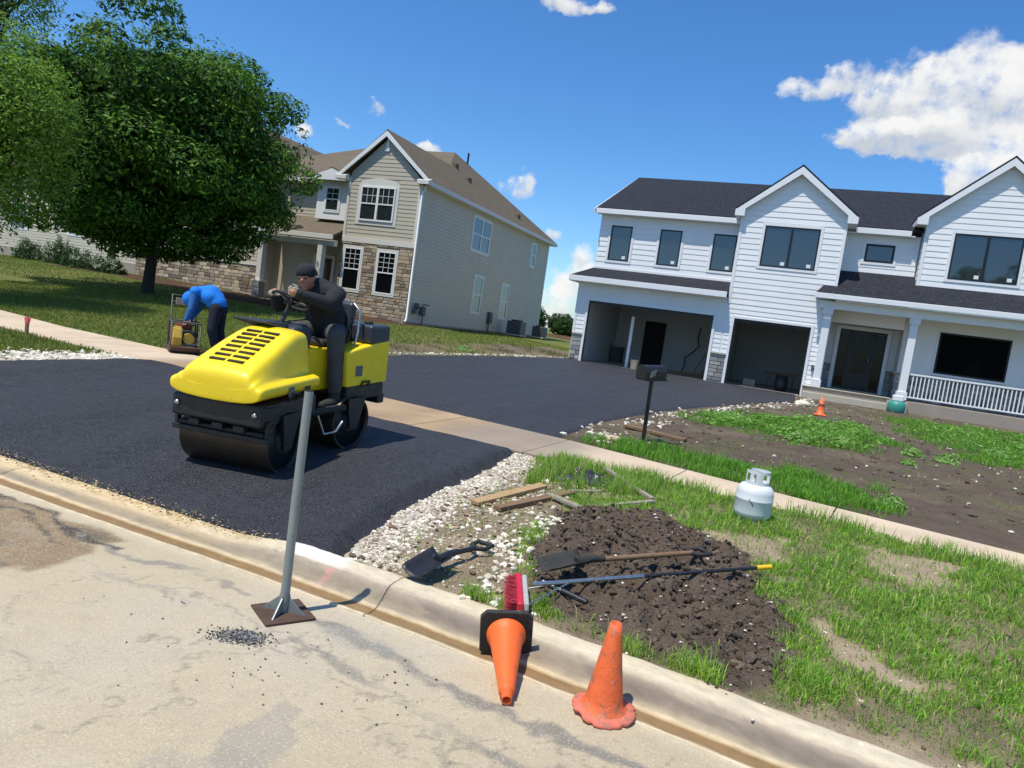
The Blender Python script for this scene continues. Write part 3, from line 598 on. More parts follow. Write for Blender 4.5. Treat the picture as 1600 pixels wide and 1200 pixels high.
    mb = MB(); bx(mb, u, -8.28, -2.66, 0, .04, 4.33, 4.42); mb.build('belt_trim', 'white_trim', H)
    # small recess window between gables
    siding(wall2, u, .94, 3.4, 5.2, 6.52, [(1.6, 2.75, 5.49, 6.33)], .2)
    window(H, u, 1.70, 2.65, 5.59, 6.23, fw=.07)
    # gables
    def gable(xl, xr, Y, zb, ax, az, hw, zt, wn, units, back, rk):
        g = wmap('f', Y); slope = (az-zt)/hw
        lim = lambda z: (ax-(az-.12-z)/slope, ax+(az-.12-z)/slope)
        mb = MB(); e0 = az-.12-(ax-xl)*slope; e1 = az-.12-(xr-ax)*slope
        mb.prism([(xl, zb), (xr, zb), (xr, e1), (ax, az-.12), (xl, e0)], 1, Y, Y+.14)
        mb.box(xl, xl+.14, Y+.14, YU+.5, zb, e0); mb.box(xr-.14, xr, Y+.14, YU+.5, zb, e1)
        wq = mb.build('gable_wall', 'white_siding', H)
        siding(wq, g, xl+.02, xr-.02, zb+.02, az-.2, [(wn[0]-.1, wn[1]+.1, wn[2]-.1, wn[3]+.1)], .2, rake=lim)
        l = wmap('l', xl); siding(wq, l, Y, YU, zb+.02, e0-.1, (), .2, joined=True)
        window(H, g, *wn, units=units, sticker=True)
        C = MB(); bx(C, g, xl-.012, xl+.09, -.02, .03, zb, e0); bx(C, g, xr-.09, xr+.012, -.02, .03, zb, e1); each(C, 'corner_board', 'white_trim', H)
        # roof of the gable, rake boards, boxed returns
        O = .24; zt2 = az-hw*slope
        R = MB()
        for s in (-1, 1):
            P = [(ax, Y-O, az+.04), (ax, back, az+.04), (ax+s*hw, back, zt2+.04), (ax+s*hw, Y-O, zt2+.04)]
            R.slab(P, .06)
        R.build('roof', 'dark_shingle', H)
        for s in (-1, 1):
            B = MB(); P = [(ax, az-.02), (ax+s*hw, zt2-.02), (ax+s*hw, zt2-.24), (ax, az-.30)]; B.prism(P, 1, Y-O, Y-O+.03)
            B.slab([(ax, Y-O+.03, az-.05), (ax, Y-.002, az-.05), (ax+s*hw, Y-.002, zt2-.05), (ax+s*hw, Y-O+.03, zt2-.05)], .02)
            each(B, 'rake_board', 'white_trim', H)
            E_ = MB(); xo = ax+s*hw; xi = ax+s*(hw-.34); x0, x1 = min(xo, xi), max(xo, xi)
            E_.prism([(x0 if s > 0 else x1, zt2-.24), (xo, zt2-.24), (xo, zt2-.02), (xi, zt2+.34*slope-.25)] if s < 0 else [(x0, zt2-.24), (xo, zt2-.24), (xo, zt2-.02), (xi, zt2+.34*slope-.25)], 1, Y-O-.005, Y+.0)
            E_.box(x0, x1, Y, YU+.4, zt2-.24, zt2-.05)
            each(E_, 'eave_return', 'white_trim', H)
    gable(-2.66, .94, YG, 3.45, -.83, 8.56, 2.07, 6.90, (-1.77, .11, 4.94, 6.41), 2, 33.6, 0)
    gable(3.45, 7.85, 28.3, 4.84, 5.62, 9.32, 2.52, 7.16, (4.34, 6.37, 5.18, 6.74), 2, 34.5, 0)
    # main roof
    R = MB(); R.slab([(-8.45, 28.50, 6.77), (8.6, 28.50, 6.77), (8.6, 34.9, 9.5), (-8.45, 34.9, 9.5)], .07); R.slab([(-8.45, 41.5, 6.72), (8.6, 41.5, 6.72), (8.6, 34.9, 9.5), (-8.45, 34.9, 9.5)], .07); R.build('roof', 'dark_shingle', H)
    mb = MB(); mb.box(-8.45, -2.7, 28.44, 28.50, 6.53, 6.73); mb.box(-8.42, -2.7, 28.50, 28.79, 6.53, 6.57); mb.box(1.25, 3.05, 28.44, 28.50, 6.53, 6.73); mb.box(1.0, 3.2, 28.50, 28.79, 6.53, 6.57); each(mb, 'fascia', 'white_trim', H, bevel=.01)
    mb = MB(); mb.prism([(28.3, 6.5), (34.9, 9.28), (34.9, 9.46), (28.3, 6.68)], 0, -8.5, -8.47); mb.prism([(34.9, 9.28), (41.5, 6.5), (41.5, 6.68), (34.9, 9.46)], 0, -8.5, -8.47); each(mb, 'rake_board', 'white_trim', H)
    # skirt roof above the wide garage
    R = MB(); R.slab([(-8.78, 27.27, 3.84), (-2.69, 27.27, 3.84), (-2.69, 28.8, 4.35), (-8.3, 28.8, 4.35)], .06); R.slab([(-8.78, 27.27, 3.84), (-8.3, 28.8, 4.35), (-8.3, 30.5, 4.35), (-8.78, 30.5, 3.84)], .05); R.build('skirt_roof', 'dark_shingle', H)
    mb = MB(); mb.box(-8.80, -2.69, 27.20, 27.27, 3.62, 3.83); mb.box(-8.78, -2.69, 27.27, 27.69, 3.60, 3.64); mb.box(-8.80, -8.77, 27.27, 30.5, 3.62, 3.83); each(mb, 'skirt_fascia', 'white_trim', H, bevel=.008)
    mb = MB(); bx(mb, f, -8.46, -2.69, 0, .02, 3.45, 3.62); mb.build('frieze', 'white_siding', H)
    C = MB(); bx(C, f, -8.49, -8.40, -.02, .03, 1.58, 3.6); bx(C, f, .85, .955, -.02, .03, .44, 3.95); each(C, 'corner_board', 'white_trim', H)
    # porch
    zf = .84
    mb = MB(); mb.box(.40, 8.4, 27.45, 30.6, gr-.3, zf); mb.build('porch_floor', 'foundation', H, bevel=.01)
    for q, (x0, x1, y0, z0, z1) in enumerate(((.42, 3.12, 27.12, gr-.2, .66),)):
        mb = MB(); mb.box(x0, x1, y0, 27.449, z0, z1); each(mb, 'step', 'concrete_pale', H, bevel=.012)
    mb = MB(); mb.box(.38, 3.20, 27.40, 27.75, zf, zf+.03); mb.box(3.12, 3.75, 27.32, 27.449, gr-.2, .80); each(mb, 'porch_edge', 'concrete_pale', H, bevel=.008)
    R = MB(); R.slab([(.30, 27.15, 4.16), (8.6, 27.15, 4.16), (8.6, 28.82, 5.2), (.98, 28.82, 5.2)], .06); R.slab([(.30, 27.15, 4.16), (.98, 28.82, 5.2), (.98, 28.82, 4.1), (.30, 28.0, 4.1)], .02); R.build('porch_roof', 'dark_shingle', H)
    mb = MB(); mb.box(.28, 8.6, 27.08, 27.15, 3.97, 4.15); each(mb, 'gutter', 'white_trim', H, bevel=.012)
    mb = MB(); mb.box(.50, 8.4, 27.42, 27.70, 3.66, 3.93); mb.box(.96, 8.4, 27.15, 30.4, 3.93, 3.965); each(mb, 'porch_beam', 'white_trim', H, bevel=.006)
    for x in (.80, 3.53, 8.0):
        mb = MB(); mb.box(x-.12, x+.12, 27.46, 27.70, zf, 3.66); mb.box(x-.165, x+.165, 27.415, 27.745, zf+.03, zf+.30); mb.box(x-.165, x+.165, 27.415, 27.745, 3.46, 3.66); mb.build('porch_column', 'white_trim', H, bevel=.008)
    # entry recess and front room wall
    YE = 29.9; e = wmap('f', YE)
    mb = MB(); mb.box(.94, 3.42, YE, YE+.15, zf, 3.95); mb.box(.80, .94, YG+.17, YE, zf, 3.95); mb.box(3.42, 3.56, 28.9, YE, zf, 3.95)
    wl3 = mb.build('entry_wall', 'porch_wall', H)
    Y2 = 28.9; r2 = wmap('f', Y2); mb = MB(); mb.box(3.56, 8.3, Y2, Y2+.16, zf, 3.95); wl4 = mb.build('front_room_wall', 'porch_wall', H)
    siding(wl4, r2, 3.56, 8.2, 1.82, 3.93, [(4.49, 6.76, 1.87, 3.45)], .2, 'white_siding', joined=True)
    window(H, r2, 4.55, 6.72, 1.93, 3.39, glass='glass_dark', fw=.06, tw=.07)
    mb = MB(); bx(mb, r2, 3.44, 8.2, 0, .02, zf, 1.78); each(mb, 'mortar_bed', 'mortar', wl4)
    stones(wl4, r2, 3.44, 8.2, zf, 1.72, GR, (.13, .19), (.25, .5), 'grey_stone', .05)
    mb = MB(); bx(mb, r2, 3.42, 8.2, 0, .09, 1.72, 1.79); each(mb, 'stone_ledge', 'concrete', wl4)
    mb = MB(); bx(mb, e, .96, 1.32, 0, .02, zf, 1.78); bx(mb, e, 3.13, 3.42, 0, .02, zf, 1.78); each(mb, 'mortar_bed', 'mortar', wl3)
    stones(wl3, e, .96, 1.30, zf, 1.72, GR, (.13, .19), (.17, .34), 'grey_stone', .05); stones(wl3, e, 3.14, 3.42, zf, 1.72, GR, (.13, .19), (.14, .28), 'grey_stone', .05)
    l = wmap('l', 3.42); stones(wl3, l, 28.9, 29.84, zf, 1.72, GR, (.13, .19), (.25, .5), 'grey_stone', .05)
    mb = MB(); bx(mb, l, 28.85, 29.9, 0, .09, 1.72, 1.79); each(mb, 'stone_ledge', 'concrete', wl3)
    # front door with two sidelights
    F = MB(); x0, x1, z0, z1 = 1.42, 3.03, .95, 3.15
    for s, g, lo, hi in ((x0, x1, z1-.08, z1), (x0, x1, z0-.06, z0+.02), (x0, x0+.06, z0, z1-.08), (x1-.06, x1, z0, z1-.08), (1.76, 1.84, z0, z1-.08), (2.61, 2.69, z0, z1-.08)): bx(F, e, s, g, -.05, .06, lo, hi)
    fr = F.build('entry_door', 'black_frame', H, bevel=.006)
    L = MB(); bx(L, e, 1.85, 2.60, 0, .035, z0+.02, 1.55); bx(L, e, 1.85, 1.96, 0, .035, 1.55, z1-.09); bx(L, e, 2.49, 2.60, 0, .035, 1.55, z1-.09); bx(L, e, 1.96, 2.49, 0, .035, 2.98, z1-.09); bx(L, e, 2.21, 2.24, 0, .03, 1.55, 2.98); bx(L, e, 1.96, 2.49, 0, .03, 2.50, 2.53); L.build('door_leaf', 'black_frame', fr, bevel=.004)
    P = MB(); bx(P, e, 1.96, 2.49, .004, .012, 1.55, 2.98); P.build('door_pane', 'glass_dark', fr)
    P = MB(); bx(P, e, 1.48, 1.76, .004, .012, z0+.02, z1-.09); bx(P, e, 2.69, 2.97, .004, .012, z0+.02, z1-.09); P.build('sidelight', 'glass_dark', fr)
    K = MB(); K.tube([mm for mm in (e(2.53, .04, 1.95), e(2.53, .09, 1.95), e(2.53, .09, 2.15))], .012, 8); K.build('handle', 'bare_steel', fr)
    T = MB(); tt = .14
    for s, g, lo, hi in ((x0-tt, x1+tt, z1, z1+tt), (x0-tt, x0, zf, z1), (x1, x1+tt, zf, z1)): bx(T, e, s, g, 0, .055, lo, hi)
    T.build('door_trim', 'white_trim', H, bevel=.006)
    T = MB(); bx(T, e, x0, x1, 0, .4, zf, z0-.06); T.build('threshold', 'concrete', H, bevel=.01)
    # railing
    rl = MB(); rl.box(3.66, 8.0, 27.55, 27.62, 1.74, 1.80); rl.box(3.66, 8.0, 27.56, 27.61, .96, 1.01); rail = rl.build('railing', 'white_vinyl', H, bevel=.006)
    bm_ = None
    for i in range(36):
        x = 3.80+i*.12
        if x > 7.8: break
        mb = MB(); mb.box(x-.018, x+.018, 27.567, 27.603, 1.01, 1.74)
        if bm_ is None: b0 = mb.build('baluster', 'white_vinyl', rail); bm_ = (b0, x)
        else: o = b0.copy(); COL.objects.link(o); o.location.x = x-bm_[1]
    L_ = MB(); bx(L_, f, .57, .66, .03, .12, 1.42, 1.62); L_.build('meter_box', 'ac_grey', H, bevel=.01)
    L_ = MB(); bx(L_, f, -6.03, -5.9, 0, 0, 0, 0)
    # junk in the bays
    return H
white_house()
def junk():
    t = thing('lumber_stack', 'low stack of boards on the floor inside the wide garage by its right jamb', 'lumber', (-3.9, 29.4, .46))
    for k in range(9):
        mb = MB(); z = .45+(k//3)*.06; y = 29.2+(k % 3)*.18+random.uniform(-.03, .03); mb.box(-4.6+random.uniform(-.2, .1), -3.25+random.uniform(-.1, .1), y, y+.14, z, z+.045); mb.build('board', 'wood', t, bevel=.004)
    def prop(name, label, cat, parts, loc):
        t = thing(name, label, cat, loc)
        for nm, mb, m, bv in parts: mb.build(nm, m, t, bevel=bv)
        return t
    mb = MB(); mb.lathe([(0, .45), (.14, .45), (.16, .8), (.17, .8), (.17, .82), (.15, .82), (.14, .5), (0, .5)], 20, Matrix.Translation((-5.95, 28.5, 0)))
    h = MB(); h.tube([Vector((-5.95+.17*math.cos(a), 28.5, .82+.16*math.sin(a))) for a in np.linspace(0, math.pi, 10)], .006, 6)
    prop('bucket', 'pale bucket on the garage floor below the dark doorway', 'bucket', [('pail', mb, 'bristle', 0), ('handle', h, 'bare_steel', 0)], (-5.95, 28.5, .45))
    mb = MB(); mb.box(-6.42, -6.30, 28.9, 29.0, .45, 2.55)
    lf = MB(); lf.box(-6.31, -6.30, 28.98, 29.8, .47, 2.5)
    prop('door_panel', 'white door slab standing on edge inside the wide garage', 'door', [('slab_edge', mb, 'white_trim', .01)], (-6.36, 28.95, .45))
    pts = [(-4.25, 33.9, 2.6), (-4.3, 33.9, 2.1), (-4.2, 33.85, 1.7), (-4.5, 33.8, 1.35), (-4.75, 33.8, 1.1), (-4.7, 33.75, .75), (-4.8, 33.7, .46)]
    mb = MB(); mb.tube(pts, .03, 8); c = prop('cable', 'dark cable hanging down the back wall of the wide garage', 'cable', [('cord', mb, 'black_rubber', 0)], (-4.8, 33.7, .45))
    mb = MB(); mb.box(-8.2, -7.7, 33.4, 34.1, .45, 1.15); mb2 = MB(); mb2.box(-8.22, -7.68, 33.38, 34.12, 1.15, 1.2)
    prop('cabinet', 'grey cabinet against the back left corner of the wide garage', 'cabinet', [('carcass', mb, 'ac_grey', .01), ('worktop', mb2, 'wood_light', .005)], (-7.95, 33.7, .45))
    mb = MB(); mb.prism([(-3.9, .45), (-3.5, .45), (-3.15, 2.1), (-3.25, 2.1)], 1, 33.6, 33.66); mb2 = MB(); mb2.prism([(-4.25, .45), (-4.2, .45), (-3.3, 2.3), (-3.38, 2.3)], 1, 33.2, 33.26)
    prop('plywood_sheet', 'pale sheet and stud leaning at the back of the wide garage', 'sheet', [('sheet', mb, 'wood_light', 0), ('stud', mb2, 'wood_light', .004)], (-3.6, 33.6, .45))
    # single bay: saw horses, box, barrow
    mb = MB()
    for x in (-.9, .05):
        for s in (-.18, .18): mb.tube([(x, 30.6+s*1.6, .45), (x, 30.6, 1.05)], .03, 6)
    top = MB(); top.box(-1.1, .2, 30.52, 30.68, 1.03, 1.13)
    prop('sawhorse', 'wooden sawhorse with a plank in the dark single garage', 'sawhorse', [('leg', mb, 'wood', 0), ('beam', top, 'wood', .005)], (-.4, 30.6, .45))
    mb = MB(); mb.box(-1.75, -1.3, 29.2, 29.6, .45, .72); mb2 = MB(); mb2.box(-1.76, -1.53, 29.19, 29.61, .72, .73); mb2.box(-1.52, -1.29, 29.19, 29.61, .72, .735)
    prop('cardboard_box', 'brown carton on the floor of the single garage near its left jamb', 'box', [('carton', mb, 'wood_grey', .006), ('flap', mb2, 'wood_grey', 0)], (-1.5, 29.4, .45))
    mb = MB(); mb.lathe([(0, .45), (.2, .45), (.24, .7), (.22, 1.05), (.2, 1.05), (.19, .7), (0, .6)], 18, Matrix.Translation((-.35, 29.1, 0)))
    rm = MB(); rm.lathe([(.2, 1.03), (.24, 1.03), (.24, 1.07), (.2, 1.07), (.2, 1.03)], 18, Matrix.Translation((-.35, 29.1, 0)))
    prop('trash_barrel', 'dark barrel standing in the single garage near its right jamb', 'barrel', [('drum', mb, 'black_paint', 0), ('rim', rm, 'black_rubber', 0)], (-.35, 29.1, .45))
junk()
def beige_house():
    H = thing('house', 'beige sided two-storey house with brown roof and stone ground floor', 'house', (-18, 27, .9))
    XS = -15.8; YF = 27.0; f = wmap('f', YF); g0 = .55
    a, b = -19.55, XS
    # gable bay
    wins = [(-18.82, -17.05, 5.15, 6.66), (-19.33, -18.42, 2.05, 3.92), (-17.56, -16.63, 2.05, 3.90)]
    apex = (-17.75, 8.92); sl = 1.87/2.3
    lim = lambda z: (apex[0]-(apex[1]-z)/.84, apex[0]+(apex[1]-z)/.84)
    mb = MB(); mb.prism([(a, g0), (b, g0), (b, 7.0), (apex[0], 8.75), (a, 7.0)], 1, YF, YF+.2); wall = mb.build('wall', 'beige_siding', H)
    arch = (-18.95, -16.92, 5.0, 6.95)
    siding(wall, f, a+.1, b-.12, 4.42, 8.75, [arch], .17, 'beige_siding', rake=lambda z: (apex[0]-(8.75-z)/.89, apex[0]+(8.75-z)/.89))
    mb = MB(); bx(mb, f, a, b+.02, 0, .07, 4.16, 4.40); each(mb, 'belt_course', 'beige_trim', H, bevel=.01)
    mb = MB(); bx(mb, f, a, b, 0, .02, g0, 4.16); each(mb, 'mortar_bed', 'mortar', wall)
    stones(wall, f, a, b-.02, g0+.25, 4.15, BR, (.10, .17), (.20, .48), 'brown_stone', .06, [(q[0]-.11, q[1]+.11, q[2]-.12, q[3]+.12) for q in wins[1:]])
    mb = MB(); bx(mb, f, b-.13, b+.02, -.02, .05, 4.4, 6.98); bx(mb, f, a, a+.12, -.02, .04, 4.4, 6.98); each(mb, 'corner_board', 'beige_trim', H, bevel=.006)
    window(H, wmap('f', YF-.037), *wins[0], frame='white_vinyl', trim='beige_trim', units=2, hung=True, grid=(3, 2), tw=.0, fw=.07)
    T = MB()   # arched surround
    n = 14; x0, x1 = wins[0][0]-.16, wins[0][1]+.16; cx = (x0+x1)/2; pts = [(x0, 4.98), (x1, 4.98), (x1, 6.66)]+[(cx+(x1-cx)*math.cos(t), 6.66+.36*math.sin(t)) for t in np.linspace(0, math.pi, n)[1:-1]]+[(x0, 6.66)]
    T.prism(pts, 1, YF-.035, YF-.002); T.build('arched_surround', 'beige_trim', H)
    for w_ in wins[1:]: window(H, wmap('f', YF-.024), *w_, frame='white_vinyl', trim='beige_trim', units=1, hung=True, grid=(3, 4), tw=.10, fw=.06, glass='glass_dark')
    O = MB(); O.prism([(-17.82, 8.35), (-17.68, 8.35), (-17.71, 8.75), (-17.79, 8.75)], 1, YF-.06, YF-.0); O.box(-17.86, -17.64, YF-.07, YF, 8.2, 8.35); O.build('gable_ornament', 'white_vinyl', H)
    # side wall
    r = wmap('r', XS); side = [(32.37, 34.5, 4.93, 6.60), (40.76, 41.5, 5.16, 6.53), (33.32, 34.36, 1.83, 3.74), (37.0, 38.06, 1.77, 3.66)]
    mb = MB(); mb.box(XS-.2, XS, YF+.2, 43.8, g0-.3, 7.0); mb.box(-33, XS-.2, 43.6, 43.8, g0-.3, 7.0); sw = mb.build('side_wall', 'lifted_siding', H)
    siding(sw, r, YF, 43.8, 1.0, 6.98, [(q[0]-.1, q[1]+.1, q[2]-.1, q[3]+.1) for q in side], .17, 'lifted_siding', out=.018, joined=True)
    for i, w_ in enumerate(side): window(H, r, *w_, frame='white_vinyl', trim='beige_trim', units=2 if i == 0 else 1, hung=True, tw=.10, fw=.06, glass='glass_clear_back')
    mb = MB(); mb.box(XS-.01, XS+.03, 43.68, 43.82, 1.0, 6.98); mb.box(XS, XS+.03, YF-.02, YF+.12, 1.0, 6.98); each(mb, 'corner_board', 'beige_trim', H)
    mb = MB(); mb.box(XS-.005, XS+.02, YF+.01, 43.8, .4, 1.0); each(mb, 'foundation', 'foundation', H)
    mb = MB(); mb.tube([(XS+.10, YF+.05, 7.0), (XS+.10, YF+.05, 6.7), (XS+.07, YF-.09, 6.5), (XS+.07, YF-.09, 1.15), (XS+.12, YF-.25, 1.0)], .045, 8); mb.build('downspout', 'white_vinyl', H)
    # roofs
    E_ = 7.05; PR = (-19.37, 36.15, 10.57); GB = (-17.75, 32.8, 9.10)
    R = MB(); R.slab([(-15.42, 26.78, E_), (-15.42, 44.25, E_), PR, GB, (-17.75, 26.78, 9.10)], .08)
    R.slab([(-17.75, 26.78, 9.10), GB, (-20.05, 28.05, E_+.02), (-20.05, 26.78, E_+.02)], .08)
    PL = (-25.2, 36.15, 10.57)
    R.slab([(-20.05, 28.05, E_), GB, PR, PL, (-29.2, 28.05, E_)], .08)
    R.slab([(-15.42, 44.25, E_), (-29.2, 44.25, E_), PL, PR], .08); R.slab([(-29.2, 28.05, E_), PL, (-29.2, 44.25, E_)], .08)
    R.build('roof', 'brown_shingle', H)
    # left wing gable roof
    R = MB(); R.slab([(-28.6, 27.2, 10.2), (-28.6, 38, 10.2), (-24.2, 38, E_+.1), (-24.2, 27.2, E_+.1)], .08); R.slab([(-28.6, 27.2, 10.2), (-28.6, 38, 10.2), (-33.0, 38, E_+.1), (-33.0, 27.2, E_+.1)], .08); R.build('wing_roof', 'brown_shingle', H)
    for s in (-1, 1):
        B = MB(); B.prism([(-17.75, 9.03), (-17.75+s*2.32, 7.08), (-17.75+s*2.32, 6.90), (-17.75, 8.80)], 1, 26.76, 26.82); B.slab([(-17.75, 26.82, 8.98), (-17.75, 27.0, 8.98), (-17.75+s*2.3, 27.0, 7.03), (-17.75+s*2.3, 26.82, 7.03)], .02); each(B, 'rake_board', 'white_vinyl', H)
        Q = MB(); xo = -17.75+s*2.38; xi = -17.75+s*1.8; Q.prism([(26.70, 6.86), (27.0, 6.86), (27.0, 7.15), (26.70, 7.03)], 0, min(xo, xi), max(xo, xi)); each(Q, 'eave_return', 'beige_trim', H, bevel=.01)
    B = MB(); B.box(-15.50, -15.40, 26.75, 44.3, 6.86, 7.04); B.box(XS, -15.5, 26.7, 44.2, 6.86, 6.89); each(B, 'gutter', 'beige_trim', H, bevel=.015)
    B = MB(); B.box(-24.0, -20.1, 27.95, 28.05, 6.86, 7.04); B.box(-24, -20.1, 28.05, 28.5, 6.86, 6.89); each(B, 'fascia', 'beige_trim', H)
    V = MB(); V.tube([(-18.9, 36.9, 9.6), (-18.9, 36.9, 10.75)], .06, 8); V.build('vent_pipe', 'black_paint', H)
    for (x, y, z) in ((-17.9, 33.6, 9.3), (-17.2, 33.9, 8.68), (-16.2, 38.8, 7.8)):
        V = MB(); V.box(x-.14, x+.14, y-.18, y+.18, z-.25, z+.07); V.build('roof_vent', 'brown_shingle', H, bevel=.03)
    # set-back front wall, small bay, entry porch
    YB = 28.4; fb = wmap('f', YB)
    mb = MB(); mb.box(-24.5, a, YB, YB+.2, g0, 7.0); mb.box(a, a+.2, YF+.2, YB, g0, 7.0); bw = mb.build('setback_wall', 'beige_siding', H)
    siding(bw, fb, -24.3, -21.95, 4.9, 6.95, (), .17, 'beige_siding', joined=True)
    mb = MB(); mb.box(-21.75, -19.95, 27.72, YB, 5.15, 6.98); mb.build('bay_box', 'white_vinyl', H, bevel=.01)
    window(H, wmap('f', 27.72), -21.25, -20.50, 5.55, 6.62, frame='white_vinyl', trim='white_vinyl', hung=True, grid=(2, 2), tw=.08, fw=.05)
    mb = MB(); mb.slab([(-20.85, 27.4, 7.5), (-20.85, 29.5, 7.5), (-21.95, 29.5, 6.98), (-21.95, 27.4, 6.98)], .06); mb.slab([(-20.85, 27.4, 7.5), (-20.85, 29.5, 7.5), (-19.75, 29.5, 6.98), (-19.75, 27.4, 6.98)], .06); mb.build('bay_roof', 'brown_shingle', H)
    mb = MB(); mb.prism([(-22.0, 6.90), (-19.7, 6.90), (-19.7, 7.0), (-20.85, 7.42), (-22.0, 7.0)], 1, 27.36, 27.42); mb.build('bay_rake', 'white_vinyl', H)
    mb = MB(); mb.prism([(27.55, 7.0), (27.72, 7.0), (27.72, 6.6)], 0, -20.1, -19.97); mb.build('bracket', 'white_vinyl', H)
    mb = MB(); mb.slab([(-24.3, 26.4, 4.36), (-19.57, 26.4, 4.36), (-19.57, 28.4, 5.30), (-24.3, 28.4, 5.30)], .08); mb.build('porch_roof', 'brown_shingle', H)
    mb = MB(); mb.box(-24.3, -19.6, 26.34, 26.40, 4.12, 4.34); mb.box(-24.2, -19.6, 26.5, 26.75, 3.85, 4.12); each(mb, 'porch_beam', 'beige_trim', H, bevel=.01)
    for x in (-20.3, -23.6):
        mb = MB(); mb.box(x-.13, x+.13, 26.45, 26.75, 1.9, 3.85); mb.box(x-.24, x+.24, 26.36, 26.84, 1.86, 1.95); mb.build('porch_column', 'beige_trim', H, bevel=.01)
        mb = MB(); mb.box(x-.19, x+.19, 26.41, 26.79, .5, 1.86); pb = mb.build('column_pier', 'mortar', H); stones(pb, wmap('f', 26.41), x-.2, x+.2, .6, 1.84, GR, (.13, .2), (.18, .4), 'grey_stone', .04)
    mb = MB(); mb.box(-24.4, -19.6, 26.3, YB, .6, 1.12); mb.build('porch_floor', 'concrete', H, bevel=.02)
    D = MB(); bx(D, fb, -21.9, -20.95, 0, .05, 1.12, 3.4); dd = D.build('entry_door', 'rust', H, bevel=.01); G = MB(); bx(G, fb, -21.65, -21.2, .05, .06, 2.3, 3.2); G.build('door_pane', 'glass_dark', dd)
    T = MB(); bx(T, fb, -22.05, -21.9, 0, .07, 1.12, 3.55); bx(T, fb, -20.95, -20.8, 0, .07, 1.12, 3.55); bx(T, fb, -21.9, -20.95, 0, .07, 3.4, 3.55); T.build('door_trim', 'beige_trim', H)
    # garage wing with stone wainscot
    YW = 27.6; fw_ = wmap('f', YW)
    mb = MB(); mb.prism([(-32.7, g0), (-24.5, g0), (-24.5, 7.1), (-28.6, 10.0), (-32.7, 7.1)], 1, YW, YW+.2); mb.box(-32.7, -32.5, YW, 43.6, g0, 7.0); mb.box(-24.7, -24.5, YW, 28.6, g0, 7.0); ww = mb.build('wing_wall', 'beige_siding', H)
    siding(ww, fw_, -32.6, -24.6, 2.86, 6.9, [(-31.4, -29.6, 3.0, 4.3), (-28.0, -26.3, 2.96, 4.3)], .17, 'beige_siding', joined=True)
    for q in ((-31.3, -29.7, 2.75, 4.2), (-27.9, -26.4, 2.72, 4.2)): window(H, fw_, *q, frame='white_vinyl', trim='white_vinyl', units=2, hung=True, tw=.1, fw=.06)
    mb = MB(); bx(mb, fw_, -32.7, -24.5, 0, .02, g0, 2.7); each(mb, 'mortar_bed', 'mortar', ww)
    stones(ww, fw_, -32.7, -24.6, 1.15, 2.58, BR, (.12, .18), (.28, .55), 'brown_stone', .06)
    mb = MB(); bx(mb, fw_, -32.7, -24.5, .0, .1, 2.6, 2.7); each(mb, 'stone_ledge', 'beige_trim', ww)
    mb = MB(); mb.tube([(-24.3, 27.5, 6.9), (-24.3, 27.5, 1.3)], .05, 8); mb.build('downspout', 'white_vinyl', H)
    return H
beige_house()
def grey_house():
    H = thing('house', 'grey sided house wall at the far left, mostly behind the trees', 'house', (-44, 29, 1.3)); f = wmap('f', 29.)
    mb = MB(); mb.prism([(-56, .9), (-34.2, .9), (-34.2, 6.6), (-56, 6.6)], 1, 29, 29.2); mb.box(-34.4, -34.2, 29.2, 42, .9, 6.6); w = mb.build('wall', 'lifted_siding', H)
    siding(w, f, -56, -34.3, 1.9, 6.5, [(-50, -48, 3, 4.6), (-45, -43.4, 3, 4.6), (-40, -38.4, 3, 4.6)], .16, 'lifted_siding', joined=True)
    mb = MB(); bx(mb, f, -56, -34.2, 0, .03, .9, 1.9); each(mb, 'foundation', 'foundation', H)
    for x in (-49.9, -44.9, -39.9): window(H, f, x, x+1.4, 3.1, 4.5, frame='white_vinyl', trim='white_vinyl', units=2, hung=True)
    R = MB(); R.slab([(-56.5, 28.5, 6.6), (-33.8, 28.5, 6.6), (-36, 35.5, 9.6), (-54, 35.5, 9.6)], .1); R.slab([(-33.8, 28.5, 6.6), (-33.8, 42.5, 6.6), (-36, 35.5, 9.6)], .1); R.slab([(-56.5, 42.5, 6.6), (-33.8, 42.5, 6.6), (-36, 35.5, 9.6), (-54, 35.5, 9.6)], .1); R.build('roof', 'brown_shingle', H)
grey_house()
# ------------------------------------------------------------------ roller
def frame(O, f, r):
    f = Vector(f).normalized(); r = Vector(r).normalized(); u = f.cross(r).normalized(); r = u.cross(f)
    return Matrix(((f.x, r.x, u.x, O[0]), (f.y, r.y, u.y, O[1]), (f.z, r.z, u.z, O[2]), (0, 0, 0, 1)))
M1 = frame((-4.068, 4.60, .128), (.15, -.987, -.06), (.987, .15, 0)) @ Matrix.Diagonal((1, .94, 1, 1)); M2 = frame((-4.17, 5.70, .20), (-.07, -.995, -.06), (.995, -.07, 0))
def loft(secs, M, mb=None, cap=True):
    """secs: list of (f, [(r,u),...])"""
    mb = mb or MB(); n = len(secs[0][1]); vs = [M @ Vector((f, p[0], p[1])) for f, pl in secs for p in pl]
    fs = [(i*n+k, i*n+(k+1) % n, (i+1)*n+(k+1) % n, (i+1)*n+k) for i in range(len(secs)-1) for k in range(n)]
    if cap: fs += [tuple(range(n)), tuple(range(len(vs)-1, len(vs)-n-1, -1))]
    return mb.add(vs, fs, True)
